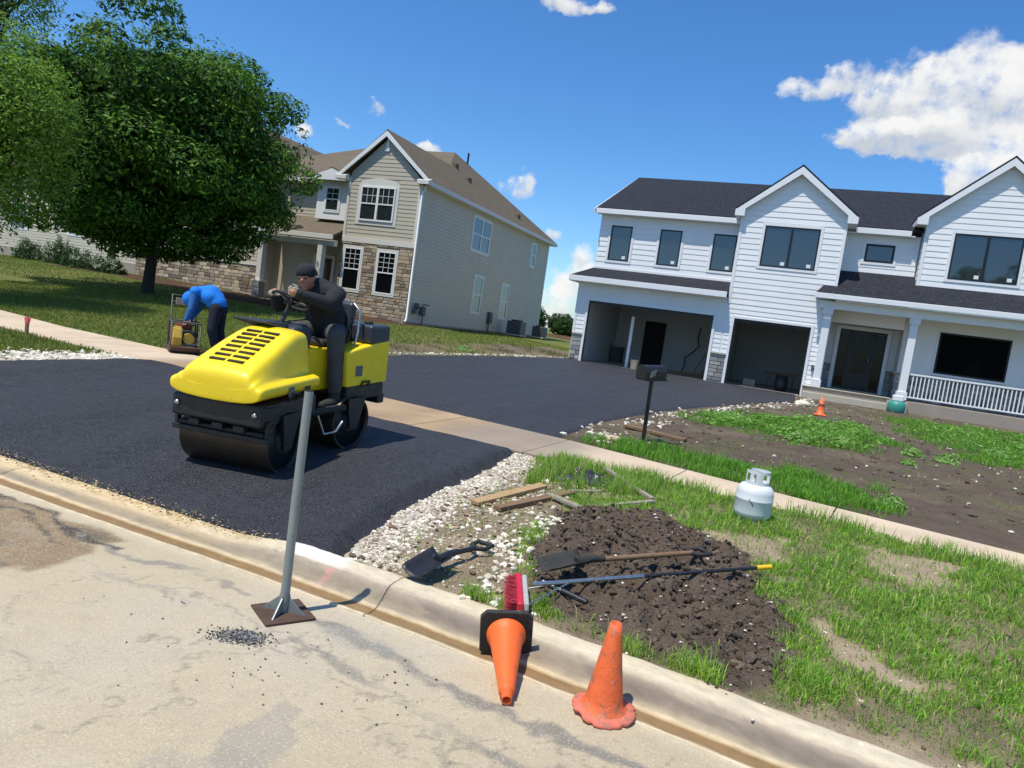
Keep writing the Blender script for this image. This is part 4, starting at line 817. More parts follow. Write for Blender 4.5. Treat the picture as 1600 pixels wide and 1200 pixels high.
def roller():
    T = thing('road_roller', 'yellow ride-on tandem road roller standing on the fresh black asphalt', 'roller', (-4.15, 5.1, .16))
    # hood: a tall tapered dome on a wider skirt
    def sec(f, zb, zs, zt, wb, wt):
        return (f, [(-wb, zb), (-wb, zs-.02), (-wb+.012, zs), (-wt-.015, zs+.012), (-wt+.0, zs+.04), (-wt+.03, zt-.07), (-wt+.055, zt-.02), (-wt+.10, zt), (0, zt+.012), (wt-.10, zt), (wt-.055, zt-.02), (wt-.03, zt-.07), (wt, zs+.04), (wt+.015, zs+.012), (wb-.012, zs), (wb, zs-.02), (wb, zb)])
    S = [sec(.414, .612, .70, .755, .40, .33), sec(.410, .602, .715, .795, .41, .34), sec(.40, .60, .73, .825, .425, .35), sec(.37, .60, .74, .852, .43, .352), sec(.30, .60, .748, .885, .43, .350), sec(.15, .60, .75, .95, .43, .345), sec(0, .60, .752, 1.017, .43, .338), sec(-.14, .60, .755, 1.072, .43, .330), sec(-.24, .60, .758, 1.112, .43, .322), sec(-.34, .60, .76, 1.130, .43, .316), sec(-.44, .60, .76, 1.125, .43, .310), sec(-.472, .60, .76, 1.11, .428, .305), sec(-.478, .605, .755, 1.09, .42, .295)]
    loft(S, M1).build('hood', 'yellow_paint', T, subd=2)
    zt = lambda f: np.interp(f, [-.24, -.14, 0, .15, .30, .36], [1.112, 1.075, 1.017, .95, .885, .852])
    for side, r in ((-1, -.085), (1, .085)):
        for k in range(8):
            f = .285-k*.066; w = .070; tiltu = (zt(f-.02)-zt(f+.02))/.04
            mb = MB(); c = Vector((f, r, zt(f)+.012)); d = Vector((1, 0, -tiltu)).normalized(); n = Vector((d.z*-1, 0, d.x)).normalized()
            vs = [c+d*a*.011+Vector((0, 1, 0))*b*w+n*e for e in (-.012, .003) for a, b in ((-1, -1), (1, -1), (1, 1), (-1, 1))]
            mb.add([M1 @ v for v in vs], [(0, 1, 2, 3), (7, 6, 5, 4), (0, 4, 5, 1), (1, 5, 6, 2), (2, 6, 7, 3), (3, 7, 4, 0)]); mb.build('vent_slot', 'slot', T)
            mb = MB(); c2 = c-d*.022; vs = [c2+d*a*.008+Vector((0, 1, 0))*b*w+n*e for e in (-.006, .006) for a, b in ((-1, -1), (1, -1), (1, 1), (-1, 1))]
            mb.add([M1 @ v for v in vs], [(0, 1, 2, 3), (7, 6, 5, 4), (0, 4, 5, 1), (1, 5, 6, 2), (2, 6, 7, 3), (3, 7, 4, 0)]); mb.build('louver', 'yellow_paint', T, bevel=.003)
    mb = MB(); mb.tube([(-.475, -.2, 1.0), (-.50, -.2, .9), (-.52, -.15, .5)], .014, 6); mb.tube([(-.475, .12, .95), (-.53, .14, .8), (-.55, .1, .45)], .012, 6); each(mb, 'hose', 'black_rubber', T, M=M1)
    mb = MB(); mb.box(-.30, -.22, .4315, .437, .655, .70); mb.build('hood_latch', 'black_paint', T, M=M1, bevel=.003)
    mb = MB(); mb.box(-.05, .03, .4315, .433, .64, .72); mb.build('warning_label', 'sticker', T, M=M1)
    for q in (-.36, .36):
        mb = MB(); mb.lathe([(0, 0), (.022, 0), (.022, .012), (0, .014)], 14, Matrix.Translation((.376, q, .53)) @ Matrix.Rotation(math.pi/2, 4, 'Y')); mb.build('front_bolt', 'bare_steel', T, M=M1)
    mb = MB(); mb.box(-.46, .375, -.415, .415, .43, .605); mb.build('front_chassis', 'black_paint', T, M=M1, bevel=.02)
    mb = MB(); mb.tube([(.30, .40, .60), (.30, .445, .60), (.20, .445, .60), (.20, .40, .60)], .011, 8); mb.tube([(-.02, .415, .60), (-.02, .44, .66), (-.12, .44, .66), (-.12, .415, .60)], .012, 8); each(mb, 'lifting_lug', 'black_paint', T, M=M1)
    # drums: hollow steel shells with recessed end plates, yokes and hubs
    RD, HW = .262, .42
    for M, nm in ((M1, 'front'), (M2, 'rear')):
        R = Matrix.Translation((0, 0, RD)) @ Matrix.Rotation(math.pi/2, 4, 'X')
        mb = MB(); mb.lathe([(RD-.022, -HW+.05), (RD-.022, -HW), (RD-.004, -HW), (RD, -HW+.006), (RD, HW-.006), (RD-.004, HW), (RD-.022, HW), (RD-.022, HW-.05)], 72, R); d = mb.build('drum', 'drum_steel', T, M=M)
        mb = MB(); mb.lathe([(0, -HW+.05), (RD-.022, -HW+.05), (RD-.022, HW-.05), (0, HW-.05)], 48, R); mb.build('end_plate', 'black_paint', d, M=M)
        mb = MB(); mb.lathe([(0, -HW+.01), (.09, -HW+.01), (.10, -HW+.05)], 24, R); mb.lathe([(.10, HW-.05), (.09, HW-.01), (0, HW-.01)], 24, R); each(mb, 'hub', 'black_rubber', d, M=M)
        for k in range(6):
            a = k*math.pi/3; mb = MB(); mb.tube([(.07*math.cos(a), HW-.012, RD+.07*math.sin(a)), (.07*math.cos(a), HW-.0, RD+.07*math.sin(a))], .010, 6); mb.build('bolt', 'bare_steel', d, M=M)
        s = 1 if nm == 'front' else -1
        mb = MB()
        for sd in (-1, 1): mb.prism([(-.16, .5), (.10, .5), (.055, .20), (-.055, .20)], 1, sd*(HW+.005), sd*(HW+.03))
        each(mb, 'yoke', 'black_paint', T, M=M, bevel=.006)
    mb = MB(); mb.box(.285, .315, -.45, .45, .305, .345); mb.box(.25, .30, -.44, -.41, .30, .48); mb.box(.25, .30, .41, .44, .30, .48); mb.build('bumper_bar', 'black_paint', T, M=M1, bevel=.006)
    mb = MB(); mb.box(.22, .30, -.40, .40, .352, .38); mb.build('scraper', 'black_rubber', T, M=M1, bevel=.004)
    for q in (-.22, .0, .2):
        mb = MB(); mb.box(.29, .35, q-.05, q+.05, .37, .42); mb.build('scraper_bracket', 'black_paint', T, M=M1, bevel=.006)
    # articulation and footwell
    mb = MB(); mb.tube([M1 @ Vector((-.5, 0, .40)), M1 @ Vector((-.62, 0, .36)), M2 @ Vector((.45, 0, .36))], .09, 12); mb.build('articulation_joint', 'black_paint', T)
    mb = MB(); mb.box(.12, .62, -.40, .43, .385, .41); mb.box(.10, .6, .40, .43, .385, .45); mb.build('footplate', 'black_rubber', T, M=M2, bevel=.006)
    mb = MB(); mb.tube([(.18, .46, .30), (.28, .47, .22), (.44, .47, .22), (.5, .44, .39)], .012, 8); each(mb, 'step', 'bare_steel', T, M=M2)
    # rear body
    mb = MB(); mb.prism([(-.50, .615), (.11, .60), (.13, .93), (.05, .95), (-.12, .98), (-.51, 1.04)], 1, -.42, .42); mb.build('rear_cowl', 'yellow_paint', T, M=M2, bevel=.022, seg=3)
    mb = MB(); mb.box(.10, .42, -.26, .22, .56, .95); mb.build('seat_pedestal', 'yellow_paint', T, M=M2, bevel=.015)
    mb = MB(); mb.box(-.47, .09, -.41, .41, .47, .612); mb.box(-.50, -.40, -.41, .41, .40, .5); mb.build('rear_chassis', 'black_paint', T, M=M2, bevel=.015)
    mb = MB(); mb.tube([(-.1, .415, .60), (-.1, .44, .645), (-.2, .44, .645), (-.2, .415, .60)], .011, 8); mb.build('lifting_lug', 'black_paint', T, M=M2)
    mb = MB(); mb.box(-.505, -.20, -.40, .42, 1.0, 1.175); mb.build('water_tank', 'dark_grey_plastic', T, M=M2, bevel=.03, seg=3)
    mb = MB(); mb.lathe([(.0, 1.17), (.045, 1.17), (.045, 1.20), (0, 1.205)], 20, Matrix.Translation((-.36, .25, 0))); mb.build('tank_cap', 'black_rubber', T, M=M2)
    mb = MB(); mb.box(-.18, .24, -.27, .20, .95, 1.02); mb.build('seat', 'black_rubber', T, M=M2, bevel=.035, seg=3)
    mb = MB(); mb.prism([(-.20, .98), (-.12, .98), (-.19, 1.36), (-.25, 1.38), (-.29, 1.34)], 1, -.23, .17); mb.build('seat_back', 'dark_grey_plastic', T, M=M2, bevel=.03, seg=3)
    mb = MB(); mb.tube([(-.1, .30, .98), (-.14, .30, 1.10), (-.16, .29, 1.30), (-.18, .2, 1.36)], .013, 8); mb.build('armrest_rail', 'bare_steel', T, M=M2)
    mb = MB(); mb.tube([(-.02, .26, .99), (-.05, .28, 1.10), (.0, .30, 1.14)], .014, 8); mb.tube([(.06, .27, .99), (.06, .29, 1.08)], .02, 8); mb.build('control_lever', 'black_rubber', T, M=M2)
    # console and steering wheel
    mb = MB(); mb.prism([(.42, .60), (.62, .60), (.66, 1.04), (.60, 1.13), (.42, 1.16), (.36, 1.08)], 1, -.27, .20); mb.build('console', 'dark_grey_plastic', T, M=M2, bevel=.03, seg=3)
    mb = MB(); mb.prism([(.60, 1.09), (.84, 1.16), (.84, 1.175), (.58, 1.16)], 1, -.28, .12); mb.build('dash_tray', 'dark_grey_plastic', T, M=M2, bevel=.008)
    SW = Matrix.Translation((.43, -.02, 1.345)) @ Matrix.Rotation(math.radians(-28), 4, 'Y')
    mb = MB(); mb.tube([SW @ Vector((.17*math.cos(a), .17*math.sin(a), 0)) for a in np.linspace(0, 2*math.pi, 29)[:-1]], .014, 10, closed=True); w = mb.build('steering_wheel', 'black_rubber', T, M=M2)
    mb = MB(); mb.tube([SW @ Vector((0, 0, .01)), SW @ Vector((0, 0, -.25))], .02, 10)
    for a in (0, 2.1, 4.2): mb.tube([SW @ Vector((0, 0, 0)), SW @ Vector((.16*math.cos(a), .16*math.sin(a), 0))], .008, 6)
    mb.build('steering_column', 'black_paint', T, M=M2)
    mb = MB(); mb.box(-.1, .0, .421, .424, .70, .80); mb.build('warning_label', 'sticker', T, M=M2)
roller()
# ------------------------------------------------------------------ people
class Blob(MB):
    def ball(s, c, r, M=None):
        c = Vector(c); r = r if isinstance(r, (tuple, list)) else (r, r, r); n, k = 16, 9; vs = []
        for i in range(k+1):
            p = math.pi*i/k
            for j in range(n):
                t = 2*math.pi*j/n; v = Vector((r[0]*math.sin(p)*math.cos(t), r[1]*math.sin(p)*math.sin(t), r[2]*math.cos(p)))
                if M: v = M @ v
                vs.append(c+v)
        return s.add(vs, [(i*n+j, (i+1)*n+j, (i+1)*n+(j+1) % n, i*n+(j+1) % n) for i in range(k) for j in range(n)], True)
    def limb(s, pts, rs, n=14):
        for i in range(len(pts)-1):
            a, b = Vector(pts[i]), Vector(pts[i+1]); N = 5
            s.tube([a.lerp(b, t/N) for t in range(N+1)], [rs[i]+(rs[i+1]-rs[i])*t/N for t in range(N+1)], n)
        for p, r in zip(pts, rs): s.ball(p, r)
        return s
    def fuse(s, name, m, parent, vox=.012, smooth=4, M=None):
        o = s.build(name, m, parent, M=M, recalc=False)
        md = o.modifiers.new('r', 'REMESH'); md.mode = 'VOXEL'; md.voxel_size = vox; md.use_smooth_shade = True
        md = o.modifiers.new('s', 'SMOOTH'); md.iterations = smooth; md.factor = .5
        bpy.context.view_layer.update(); dg = bpy.context.evaluated_depsgraph_get(); me = bpy.data.meshes.new_from_object(o.evaluated_get(dg)); o.modifiers.clear(); o.data = me
        return o
def hand(bl, wrist, knuckle, side, r=.017, curl=.6, thumb=1):
    """palm plus five bent fingers, wrist -> knuckle is the palm direction, side the finger spread axis"""
    w = Vector(wrist); k = Vector(knuckle); d = (k-w).normalized(); s = Vector(side).normalized(); n = d.cross(s).normalized()
    for q in (-1.5, -.5, .5, 1.5): bl.limb([w+s*q*.010, k+s*q*.021], [.019, .014], 8)
    for q, L in zip((-1.5, -.5, .5, 1.5), (.062, .075, .08, .068)):
        p0 = k+s*q*.021; p1 = p0+(d*math.cos(curl)+n*math.sin(curl))*L*.45; p2 = p1+(d*math.cos(curl*2.2)+n*math.sin(curl*2.2))*L*.32; p3 = p2+(d*math.cos(curl*3.1)+n*math.sin(curl*3.1))*L*.25
        bl.limb([p0, p1, p2, p3], [.0095, .009, .0082, .007], 8)
    t0 = w.lerp(k, .3)+s*thumb*.026; t1 = t0+s*thumb*.028+d*.02+n*.012; t2 = t1+d*.028+n*.02; bl.limb([t0, t1, t2], [.014, .011, .009], 8)
def operator():
    T = thing('person', 'man in dark hoodie and cap driving the yellow roller, leaning over the wheel', 'person', M2 @ Vector((0, 0, 1.02)))
    hip = (-.06, 0, 1.09); sh = (.08, 0, 1.44); F = M2
    hd = Vector((.26, -.02, 1.575)); HM = Matrix.Rotation(.35, 3, 'Y').to_4x4() @ Matrix.Rotation(.30, 4, 'Z')
    H = lambda x, y, z: hd+(HM @ Vector((x, y, z)))
    rs, rsl = (.08, .20, 1.44), (.10, -.20, 1.43)
    re, le = (.30, .29, 1.36), (.33, -.26, 1.28); rh, lh = (.56, .12, 1.435), (.50, -.15, 1.41)
    B = Blob()
    B.ball(hd, (.088, .075, .112), HM); B.ball(H(.028, 0, -.055), (.06, .055, .06), HM)
    B.limb([H(-.02, 0, -.07), (.12, -.01, 1.46)], [.058, .07])
    B.limb([sh, (.0, 0, 1.27), hip], [.11, .125, .12]); B.limb([rs, re, rh], [.058, .045, .033]); B.limb([rsl, le, lh], [.058, .045, .033])
    for s_, kn, an in ((1, (.17, .30, 1.07), (.17, .33, .58)), (-1, (.30, -.2, 1.06), (.36, -.2, .58))): B.limb([(-.04, s_*.10, 1.08), kn, an], [.088, .06, .042])
    # face
    B.ball(H(.092, 0, -.012), (.018, .014, .022), HM); B.ball(H(.085, 0, -.058), (.014, .028, .012), HM); B.ball(H(.075, 0, -.09), (.022, .028, .018), HM)
    for s_ in (-1, 1): B.ball(H(-.005, s_*.076, -.01), (.018, .010, .03), HM); B.ball(H(.06, s_*.03, -.025), (.028, .024, .024), HM)
    B.ball(H(.07, 0, .022), (.022, .055, .010), HM)
    b = B.fuse('body', 'skin', T, .009, 2, M=F)
    E_ = MB()
    for s_ in (-1, 1): Blob.ball(E_, H(.082, s_*.030, .006), (.008, .013, .008), HM)
    E_.build('eyes', 'hair', T, M=F)
    C = Blob(); C.limb([(.10, 0, 1.44), (.02, 0, 1.29), (-.05, 0, 1.12)], [.135, .155, .155]); C.limb([rs, (.12, 0, 1.45), rsl], [.08, .10, .08]); C.ball((-.01, .10, 1.22), (.12, .10, .2)); C.ball((-.01, -.10, 1.22), (.12, .10, .2))
    C.limb([rs, re, Vector(re).lerp(Vector(rh), .86)], [.082, .064, .046]); C.limb([rsl, le, Vector(le).lerp(Vector(lh), .86)], [.082, .064, .046]); C.limb([(.06, -.09, 1.49), (.03, 0, 1.48), (.06, .09, 1.49)], [.06, .08, .06]); C.limb([(-.02, 0, 1.36), (.10, 0, 1.46)], [.15, .10])
    C.ball((.16, .245, 1.36), .075); C.ball((.22, .26, 1.33), .07)
    C.fuse('hoodie', 'charcoal_cloth', T, .011, 3, M=F)
    P = Blob(); P.ball((-.06, 0, 1.08), (.15, .19, .11))
    for s_, kn, an in ((1, (.17, .30, 1.07), (.17, .33, .585)), (-1, (.30, -.2, 1.06), (.36, -.2, .585))):
        P.limb([(-.04, s_*.10, 1.08), kn], [.112, .084]); P.limb([kn, an], [.084, .065]); P.ball((.16 if s_ > 0 else .33, .315 if s_ > 0 else -.2, .70), .076)
    P.fuse('trousers', 'trouser_cloth', T, .011, 3, M=F)
    for s_ in (1, -1):
        S = Blob(); y = .335 if s_ > 0 else -.2; x = .17 if s_ > 0 else .36
        S.limb([(x, y, .60), (x, y, .49)], [.055, .055]); S.limb([(x-.03, y, .455), (x+.10, y+.01, .455), (x+.17, y+.012, .45)], [.045, .045, .038]); S.fuse('boot', 'black_rubber', T, .010, 3, M=F)
    for e_, h_, sd, th in ((re, rh, (0, .3, .95), 1), (le, lh, (.2, -.9, .2), -1)):
        G = Blob(); e_, h_ = Vector(e_), Vector(h_); hand(G, e_.lerp(h_, .84), h_, sd, curl=.6, thumb=th); G.limb([e_.lerp(h_, .72), e_.lerp(h_, .86)], [.038, .034]); G.fuse('glove', 'glove', T, .0045, 1, M=F)
    K = Blob(); K.ball(H(-.01, 0, .040), (.102, .09, .082), HM); K.ball(H(-.02, 0, .015), (.10, .088, .055), HM)
    cp = K.fuse('cap', 'charcoal_cloth', T, .008, 2, M=F)
    V = MB(); n = 12; pts = [H(-.06-.10*math.cos(a), .078*math.sin(a)*1.0, .012-.020*abs(math.sin(a))) for a in np.linspace(-math.pi/2, math.pi/2, n)]
    V.add(pts+[p+Vector((0, 0, -.006)) for p in pts], [tuple(range(n)), tuple(range(2*n-1, n-1, -1))]+[(i, i+n, (i+1) % n+n, (i+1) % n) for i in range(n)]); V.build('cap_peak', 'charcoal_cloth', cp, M=F)
    A = Blob(); A.ball(H(-.03, 0, -.045), (.07, .078, .05), HM); A.fuse('hair', 'hair', T, .009, 2, M=F)
operator()
def worker():
    g = float(terr(-9.3, 9.9))+.02
    T = thing('person', 'worker in bright blue hooded top and dark trousers bent over the plate compactor', 'person', (-9.3, 9.75, g))
    Y = 9.75; q = lambda v: (-9.99+(v[0]+9.97)*.72, v[1], v[2])
    hipR, hipL = (-9.27, Y-.05, 1.12), (-9.35, Y+.13, 1.12); kR, kL = (-9.24, Y-.12, .75), (-9.40, Y+.18, .74); aR, aL = (-9.18, Y-.04, g+.09), (-9.36, Y+.24, g+.09)
    sR, sL = (-9.74, Y-.22, 1.36), (-9.74, Y+.16, 1.36); eR, eL = (-9.70, Y-.30, 1.05), (-9.93, Y+.02, 1.06); hR, hL = (-9.78, Y-.34, .82), (-9.92, Y-.18, .82)
    hipR, hipL, kR, kL, aR, aL, sR, sL, eR, eL, hR, hL = [q(v) for v in (hipR, hipL, kR, kL, aR, aL, sR, sL, eR, eL, hR, hL)]
    hd = Vector((-10.0, Y-.17, 1.21))
    B = Blob(); B.ball(hd, (.09, .085, .115)); B.limb([hd, (-9.86, Y-.04, 1.35)], [.055, .06]); B.ball(hd+Vector((-.08, -.05, -.06)), (.022, .02, .022)); B.ball(hd+Vector((-.05, -.03, -.10)), (.03, .03, .025))
    B.limb([(-9.82, Y-.03, 1.34), (-9.66, Y, 1.31), (-9.53, Y+.04, 1.14)], [.115, .12, .12]); B.limb([sR, eR, hR], [.055, .042, .032]); B.limb([sL, eL, hL], [.055, .042, .032])
    B.limb([hipR, kR, aR], [.09, .062, .042]); B.limb([hipL, kL, aL], [.09, .062, .042]); B.fuse('body', 'skin', T, .011, 2)
    C = Blob(); C.limb([(-9.83, Y-.03, 1.33), (-9.68, Y, 1.35), (-9.55, Y+.03, 1.20)], [.15, .17, .165]); C.limb([sR, sL], [.095, .095]); C.ball((-9.65, Y-.08, 1.30), (.16, .12, .14)); C.ball((-9.65, Y+.1, 1.30), (.16, .12, .14))
    C.ball(hd+Vector((.015, .0, .015)), (.128, .122, .138)); C.limb([hd, (-9.86, Y-.04, 1.36)], [.11, .12]); C.fuse('hooded_top', 'blue_cloth', T, .012, 3)
    for s_, e_, h_ in ((sR, eR, hR), (sL, eL, hL)):
        D = Blob(); D.limb([s_, e_, Vector(e_).lerp(Vector(h_), .8)], [.082, .062, .045]); D.fuse('sleeve', 'blue_sleeve', T, .011, 3)
    P = Blob(); P.ball((-9.52, Y+.04, 1.10), (.15, .18, .13)); P.limb([hipR, kR], [.11, .083]); P.limb([kR, Vector(aR)+Vector((0, 0, .04))], [.083, .07]); P.limb([hipL, kL], [.11, .083]); P.limb([kL, Vector(aL)+Vector((0, 0, .04))], [.083, .07]); P.fuse('trousers', 'navy_cloth', T, .012, 3)
    for a in (aR, aL): S = Blob(); a = Vector(a); S.limb([a+Vector((.03, 0, -.045)), a+Vector((-.10, -.02, -.045)), a+Vector((-.16, -.03, -.05))], [.045, .045, .036]); S.limb([a, a+Vector((0, 0, .06))], [.052, .055]); S.fuse('boot', 'black_rubber', T, .011, 2)
    for e_, h_, t in ((eR, hR, 1), (eL, hL, -1)): G = Blob(); w = Vector(e_).lerp(Vector(h_), .82); hand(G, w, Vector(h_)+Vector((0, 0, -.02)), (1, .1, .1), curl=.5, thumb=t); G.fuse('glove', 'glove', T, .0048, 1)
worker()
def compactor():
    g = terr0(-9.9, 9.3)+.02; ox, oy = -9.86, 9.42
    T = thing('plate_compactor', 'grimy plate compactor with folding handle beside the bent worker', 'compactor', (ox, oy, g))
    M = Matrix.Translation((ox, oy, g)) @ Matrix.Rotation(math.radians(-38), 4, 'Z')
    def B(nm, mb, m, bv=.006): return mb.build(nm, m, T, M=M, bevel=bv)
    mb = MB(); mb.prism([(-.40, .10), (-.33, .02), (-.26, .0), (.26, .0), (.33, .02), (.40, .10), (.37, .11), (.30, .05), (-.30, .05), (-.37, .11)], 1, -.24, .24); B('base_plate', mb, 'rust')
    mb = MB(); mb.box(-.22, .30, -.20, .20, .13, .16); mb.box(-.2, -.16, -.2, -.17, .05, .13); mb.box(.2, .24, .16, .2, .05, .13); B('deck', mb, 'engine_grey')
    mb = MB(); mb.box(-.20, .06, -.15, .15, .17, .38); B('engine', mb, 'engine_grey', .02)
    for k in range(5):
        mb = MB(); mb.box(-.205, .065, -.155, .155, .20+k*.035, .212+k*.035); B('cooling_fin', mb, 'engine_grey', 0)
    mb = MB(); mb.box(-.16, .04, -.14, .12, .385, .48); B('fuel_tank', mb, 'engine_red', .03)
    mb = MB(); mb.lathe([(0, 0), (.025, 0), (.025, .02), (0, .02)], 12, Matrix.Translation((-.06, 0, .48))); B('tank_cap', mb, 'black_rubber', 0)
    mb = MB(); mb.prism([(.07, .14), (.34, .10), (.36, .26), (.28, .42), (.07, .44)], 1, -.21, -.06); B('belt_guard', mb, 'dirty_yellow', .02)
    mb = MB(); mb.tube([(.12, .05, .24), (.28, .05, .24)], .09, 18); B('exciter_housing', mb, 'dirty_yellow', 0)
    mb = MB(); mb.tube([(-.1, .16, .30), (.02, .18, .30)], .05, 12); B('muffler', mb, 'rust', 0)
    mb = MB(); P = [(-.24, -.23, .08), (-.24, -.23, .52), (.24, -.23, .52), (.30, -.23, .08)]; mb.tube(P, .014, 8); P = [(-.24, .23, .08), (-.24, .23, .52), (.24, .23, .52), (.30, .23, .08)]; mb.tube(P, .014, 8); mb.tube([(-.24, -.23, .52), (-.24, .23, .52)], .014, 8); mb.tube([(.24, -.23, .52), (.24, .23, .52)], .014, 8); B('roll_frame', mb, 'engine_grey', 0)
    mb = MB(); mb.tube([(-.26, -.20, .14), (-.30, -.20, .45), (-.52, -.20, .95), (-.52, .20, .95), (-.30, .20, .45), (-.26, .20, .14)], .015, 8); mb.tube([(-.46, -.2, .83), (-.46, .2, .83)], .013, 8); mb.tube([(-.30, -.2, .45), (-.30, .2, .45)], .012, 8); B('handle', mb, 'engine_grey', 0)
    mb = MB(); mb.box(-.50, -.44, -.14, .14, .78, .90); B('handle_plate', mb, 'wood_grey')
compactor()
# ------------------------------------------------------------------ things in the foreground
def signpost():
    T = thing('sign_stand', 'grey metal post on a rusty square base plate, standing in the street without a sign', 'post', (-2.16, 2.87, 0))
    M = Matrix.Translation((-2.16, 2.86, 0)) @ Matrix.Rotation(math.radians(-32), 4, 'Z')
    mb = MB(); mb.box(-.125, .125, -.125, .125, .0, .010); mb.build('base_plate', 'rust', T, M=M, bevel=.002)
    for a in (45, 135, 225, 315):
        Q = M @ Matrix.Rotation(math.radians(a), 4, 'Z'); mb = MB(); mb.prism([(.018, .010), (.115, .010), (.030, .085), (.018, .13)], 1, -.003, .003); mb.build('gusset', 'galvanised', T, M=Q)
    mb = MB(); n = 10; mb.tube([(0, 0, .010), (0.001, -.002, .6), (.004, 0, 1.13)], [.0235, .0225, .0215], 20); mb.build('pole', 'galvanised', T, M=M)
    mb = MB(); mb.tube([(.004, 0, 1.1301), (.004, 0, 1.133)], [.018, .018], 16); mb.build('pole_bore', 'dark_room', T, M=M)
signpost()
def cones():
    T = thing('traffic_cone', 'upright dirty orange cone with a chipped base standing in the gutter', 'traffic cone', (-.52, 2.95, .004), group='orange traffic cones')
    mb = MB(); n = 64; V = []; KS = .93; prof = [(.0, .003), (.145, .003), (.15, .010), (.145, .020), (.11, .028), (.092, .042), (.086, .07), (.060, .22), (.036, .37), (.0275, .425), (.022, .425), (.030, .37), (.05, .25)]
    for i, (r, z) in enumerate(prof):
        for k in range(n):
            t = 2*math.pi*k/n; rr = r
            if 1 <= i <= 4: rr = r*(1+.035*math.sin(3*t+1)+.05*(vnoise(k*.7, i*.1)-.5)); 
            if i in (1, 2, 3) and (k % 11 == 3 or 40 < k < 44): rr *= .90
            dent = -.006*math.exp(-((t-4.2)/.5)**2)*math.exp(-((z-.36)/.07)**2)*(1 if 5 < i < 10 else 0)
            zz = z+(.012*math.sin(t*2+.6)*((r/.15)**2) if 1 <= i <= 4 else 0)
            V.append((KS*(rr+dent)*math.cos(t), KS*(rr+dent)*math.sin(t), KS*zz))
    lo = 5
    mb.add([Vector(v) for v in V[(lo-1)*n:]], [(i*n+k, i*n+(k+1) % n, (i+1)*n+(k+1) % n, (i+1)*n+k) for i in range(len(prof)-lo) for k in range(n)], True); mb.build('cone_body', 'orange_dirty', T, world=False)
    mb = MB(); mb.add([Vector(v) for v in V[:lo*n]], [(i*n+k, i*n+(k+1) % n, (i+1)*n+(k+1) % n, (i+1)*n+k) for i in range(lo-1) for k in range(n)], True); mb.build('base', 'cone_rim', T, world=False)
    # knocked over, black base leaning on the kerb
    base = Vector((-1.06, 3.115, .132)); tip = Vector((-.885, 2.735, .026)); ax = (tip-base).normalized(); s = Vector((1, .12, 0.02)); s = (s-ax*s.dot(ax)).normalized(); u = ax.cross(s)
    Mx = Matrix(((s.x, u.x, ax.x, base.x), (s.y, u.y, ax.y, base.y), (s.z, u.z, ax.z, base.z), (0, 0, 0, 1)))
    T = thing('traffic_cone', 'toppled orange cone with a square black base tipped against the kerb', 'traffic cone', base, group='orange traffic cones')
    mb = MB(); h = .126; c = .03; mb.prism([(-h+c, -h), (h-c, -h), (h, -h+c), (h, h-c), (h-c, h), (-h+c, h), (-h, h-c), (-h, -h+c)], 2, -.012, .014); mb.build('base', 'black_rubber', T, M=Mx, bevel=.006)
    mb = MB(); mb.lathe([(.094, .014), (.092, .028), (.083, .040), (.078, .06), (.052, .24), (.035, .375), (.034, .385), (.026, .388), (.0235, .43), (.018, .43), (.020, .36), (.05, .18)], 48, Mx); mb.build('cone_body', 'orange_cone', T)
    T = thing('traffic_cone', 'small far orange cone standing beside the white house porch steps', 'traffic cone', (.80, 19.6, terr0(.8, 19.6)), group='orange traffic cones')
    mb = MB(); mb.lathe([(.125, .02), (.12, .04), (.085, .05), (.068, .22), (.03, .48), (.022, .48)], 28); mb.build('cone_body', 'orange_cone', T, world=False)
    mb = MB(); mb.box(-.15, .15, -.15, .15, 0, .03); mb.build('base', 'orange_cone', T, world=False, bevel=.01)
    mb = MB(); mb.lathe([(.064, .24), (.067, .24), (.052, .34), (.050, .34)], 28); mb.build('collar', 'cone_rim', T, world=False)
cones()
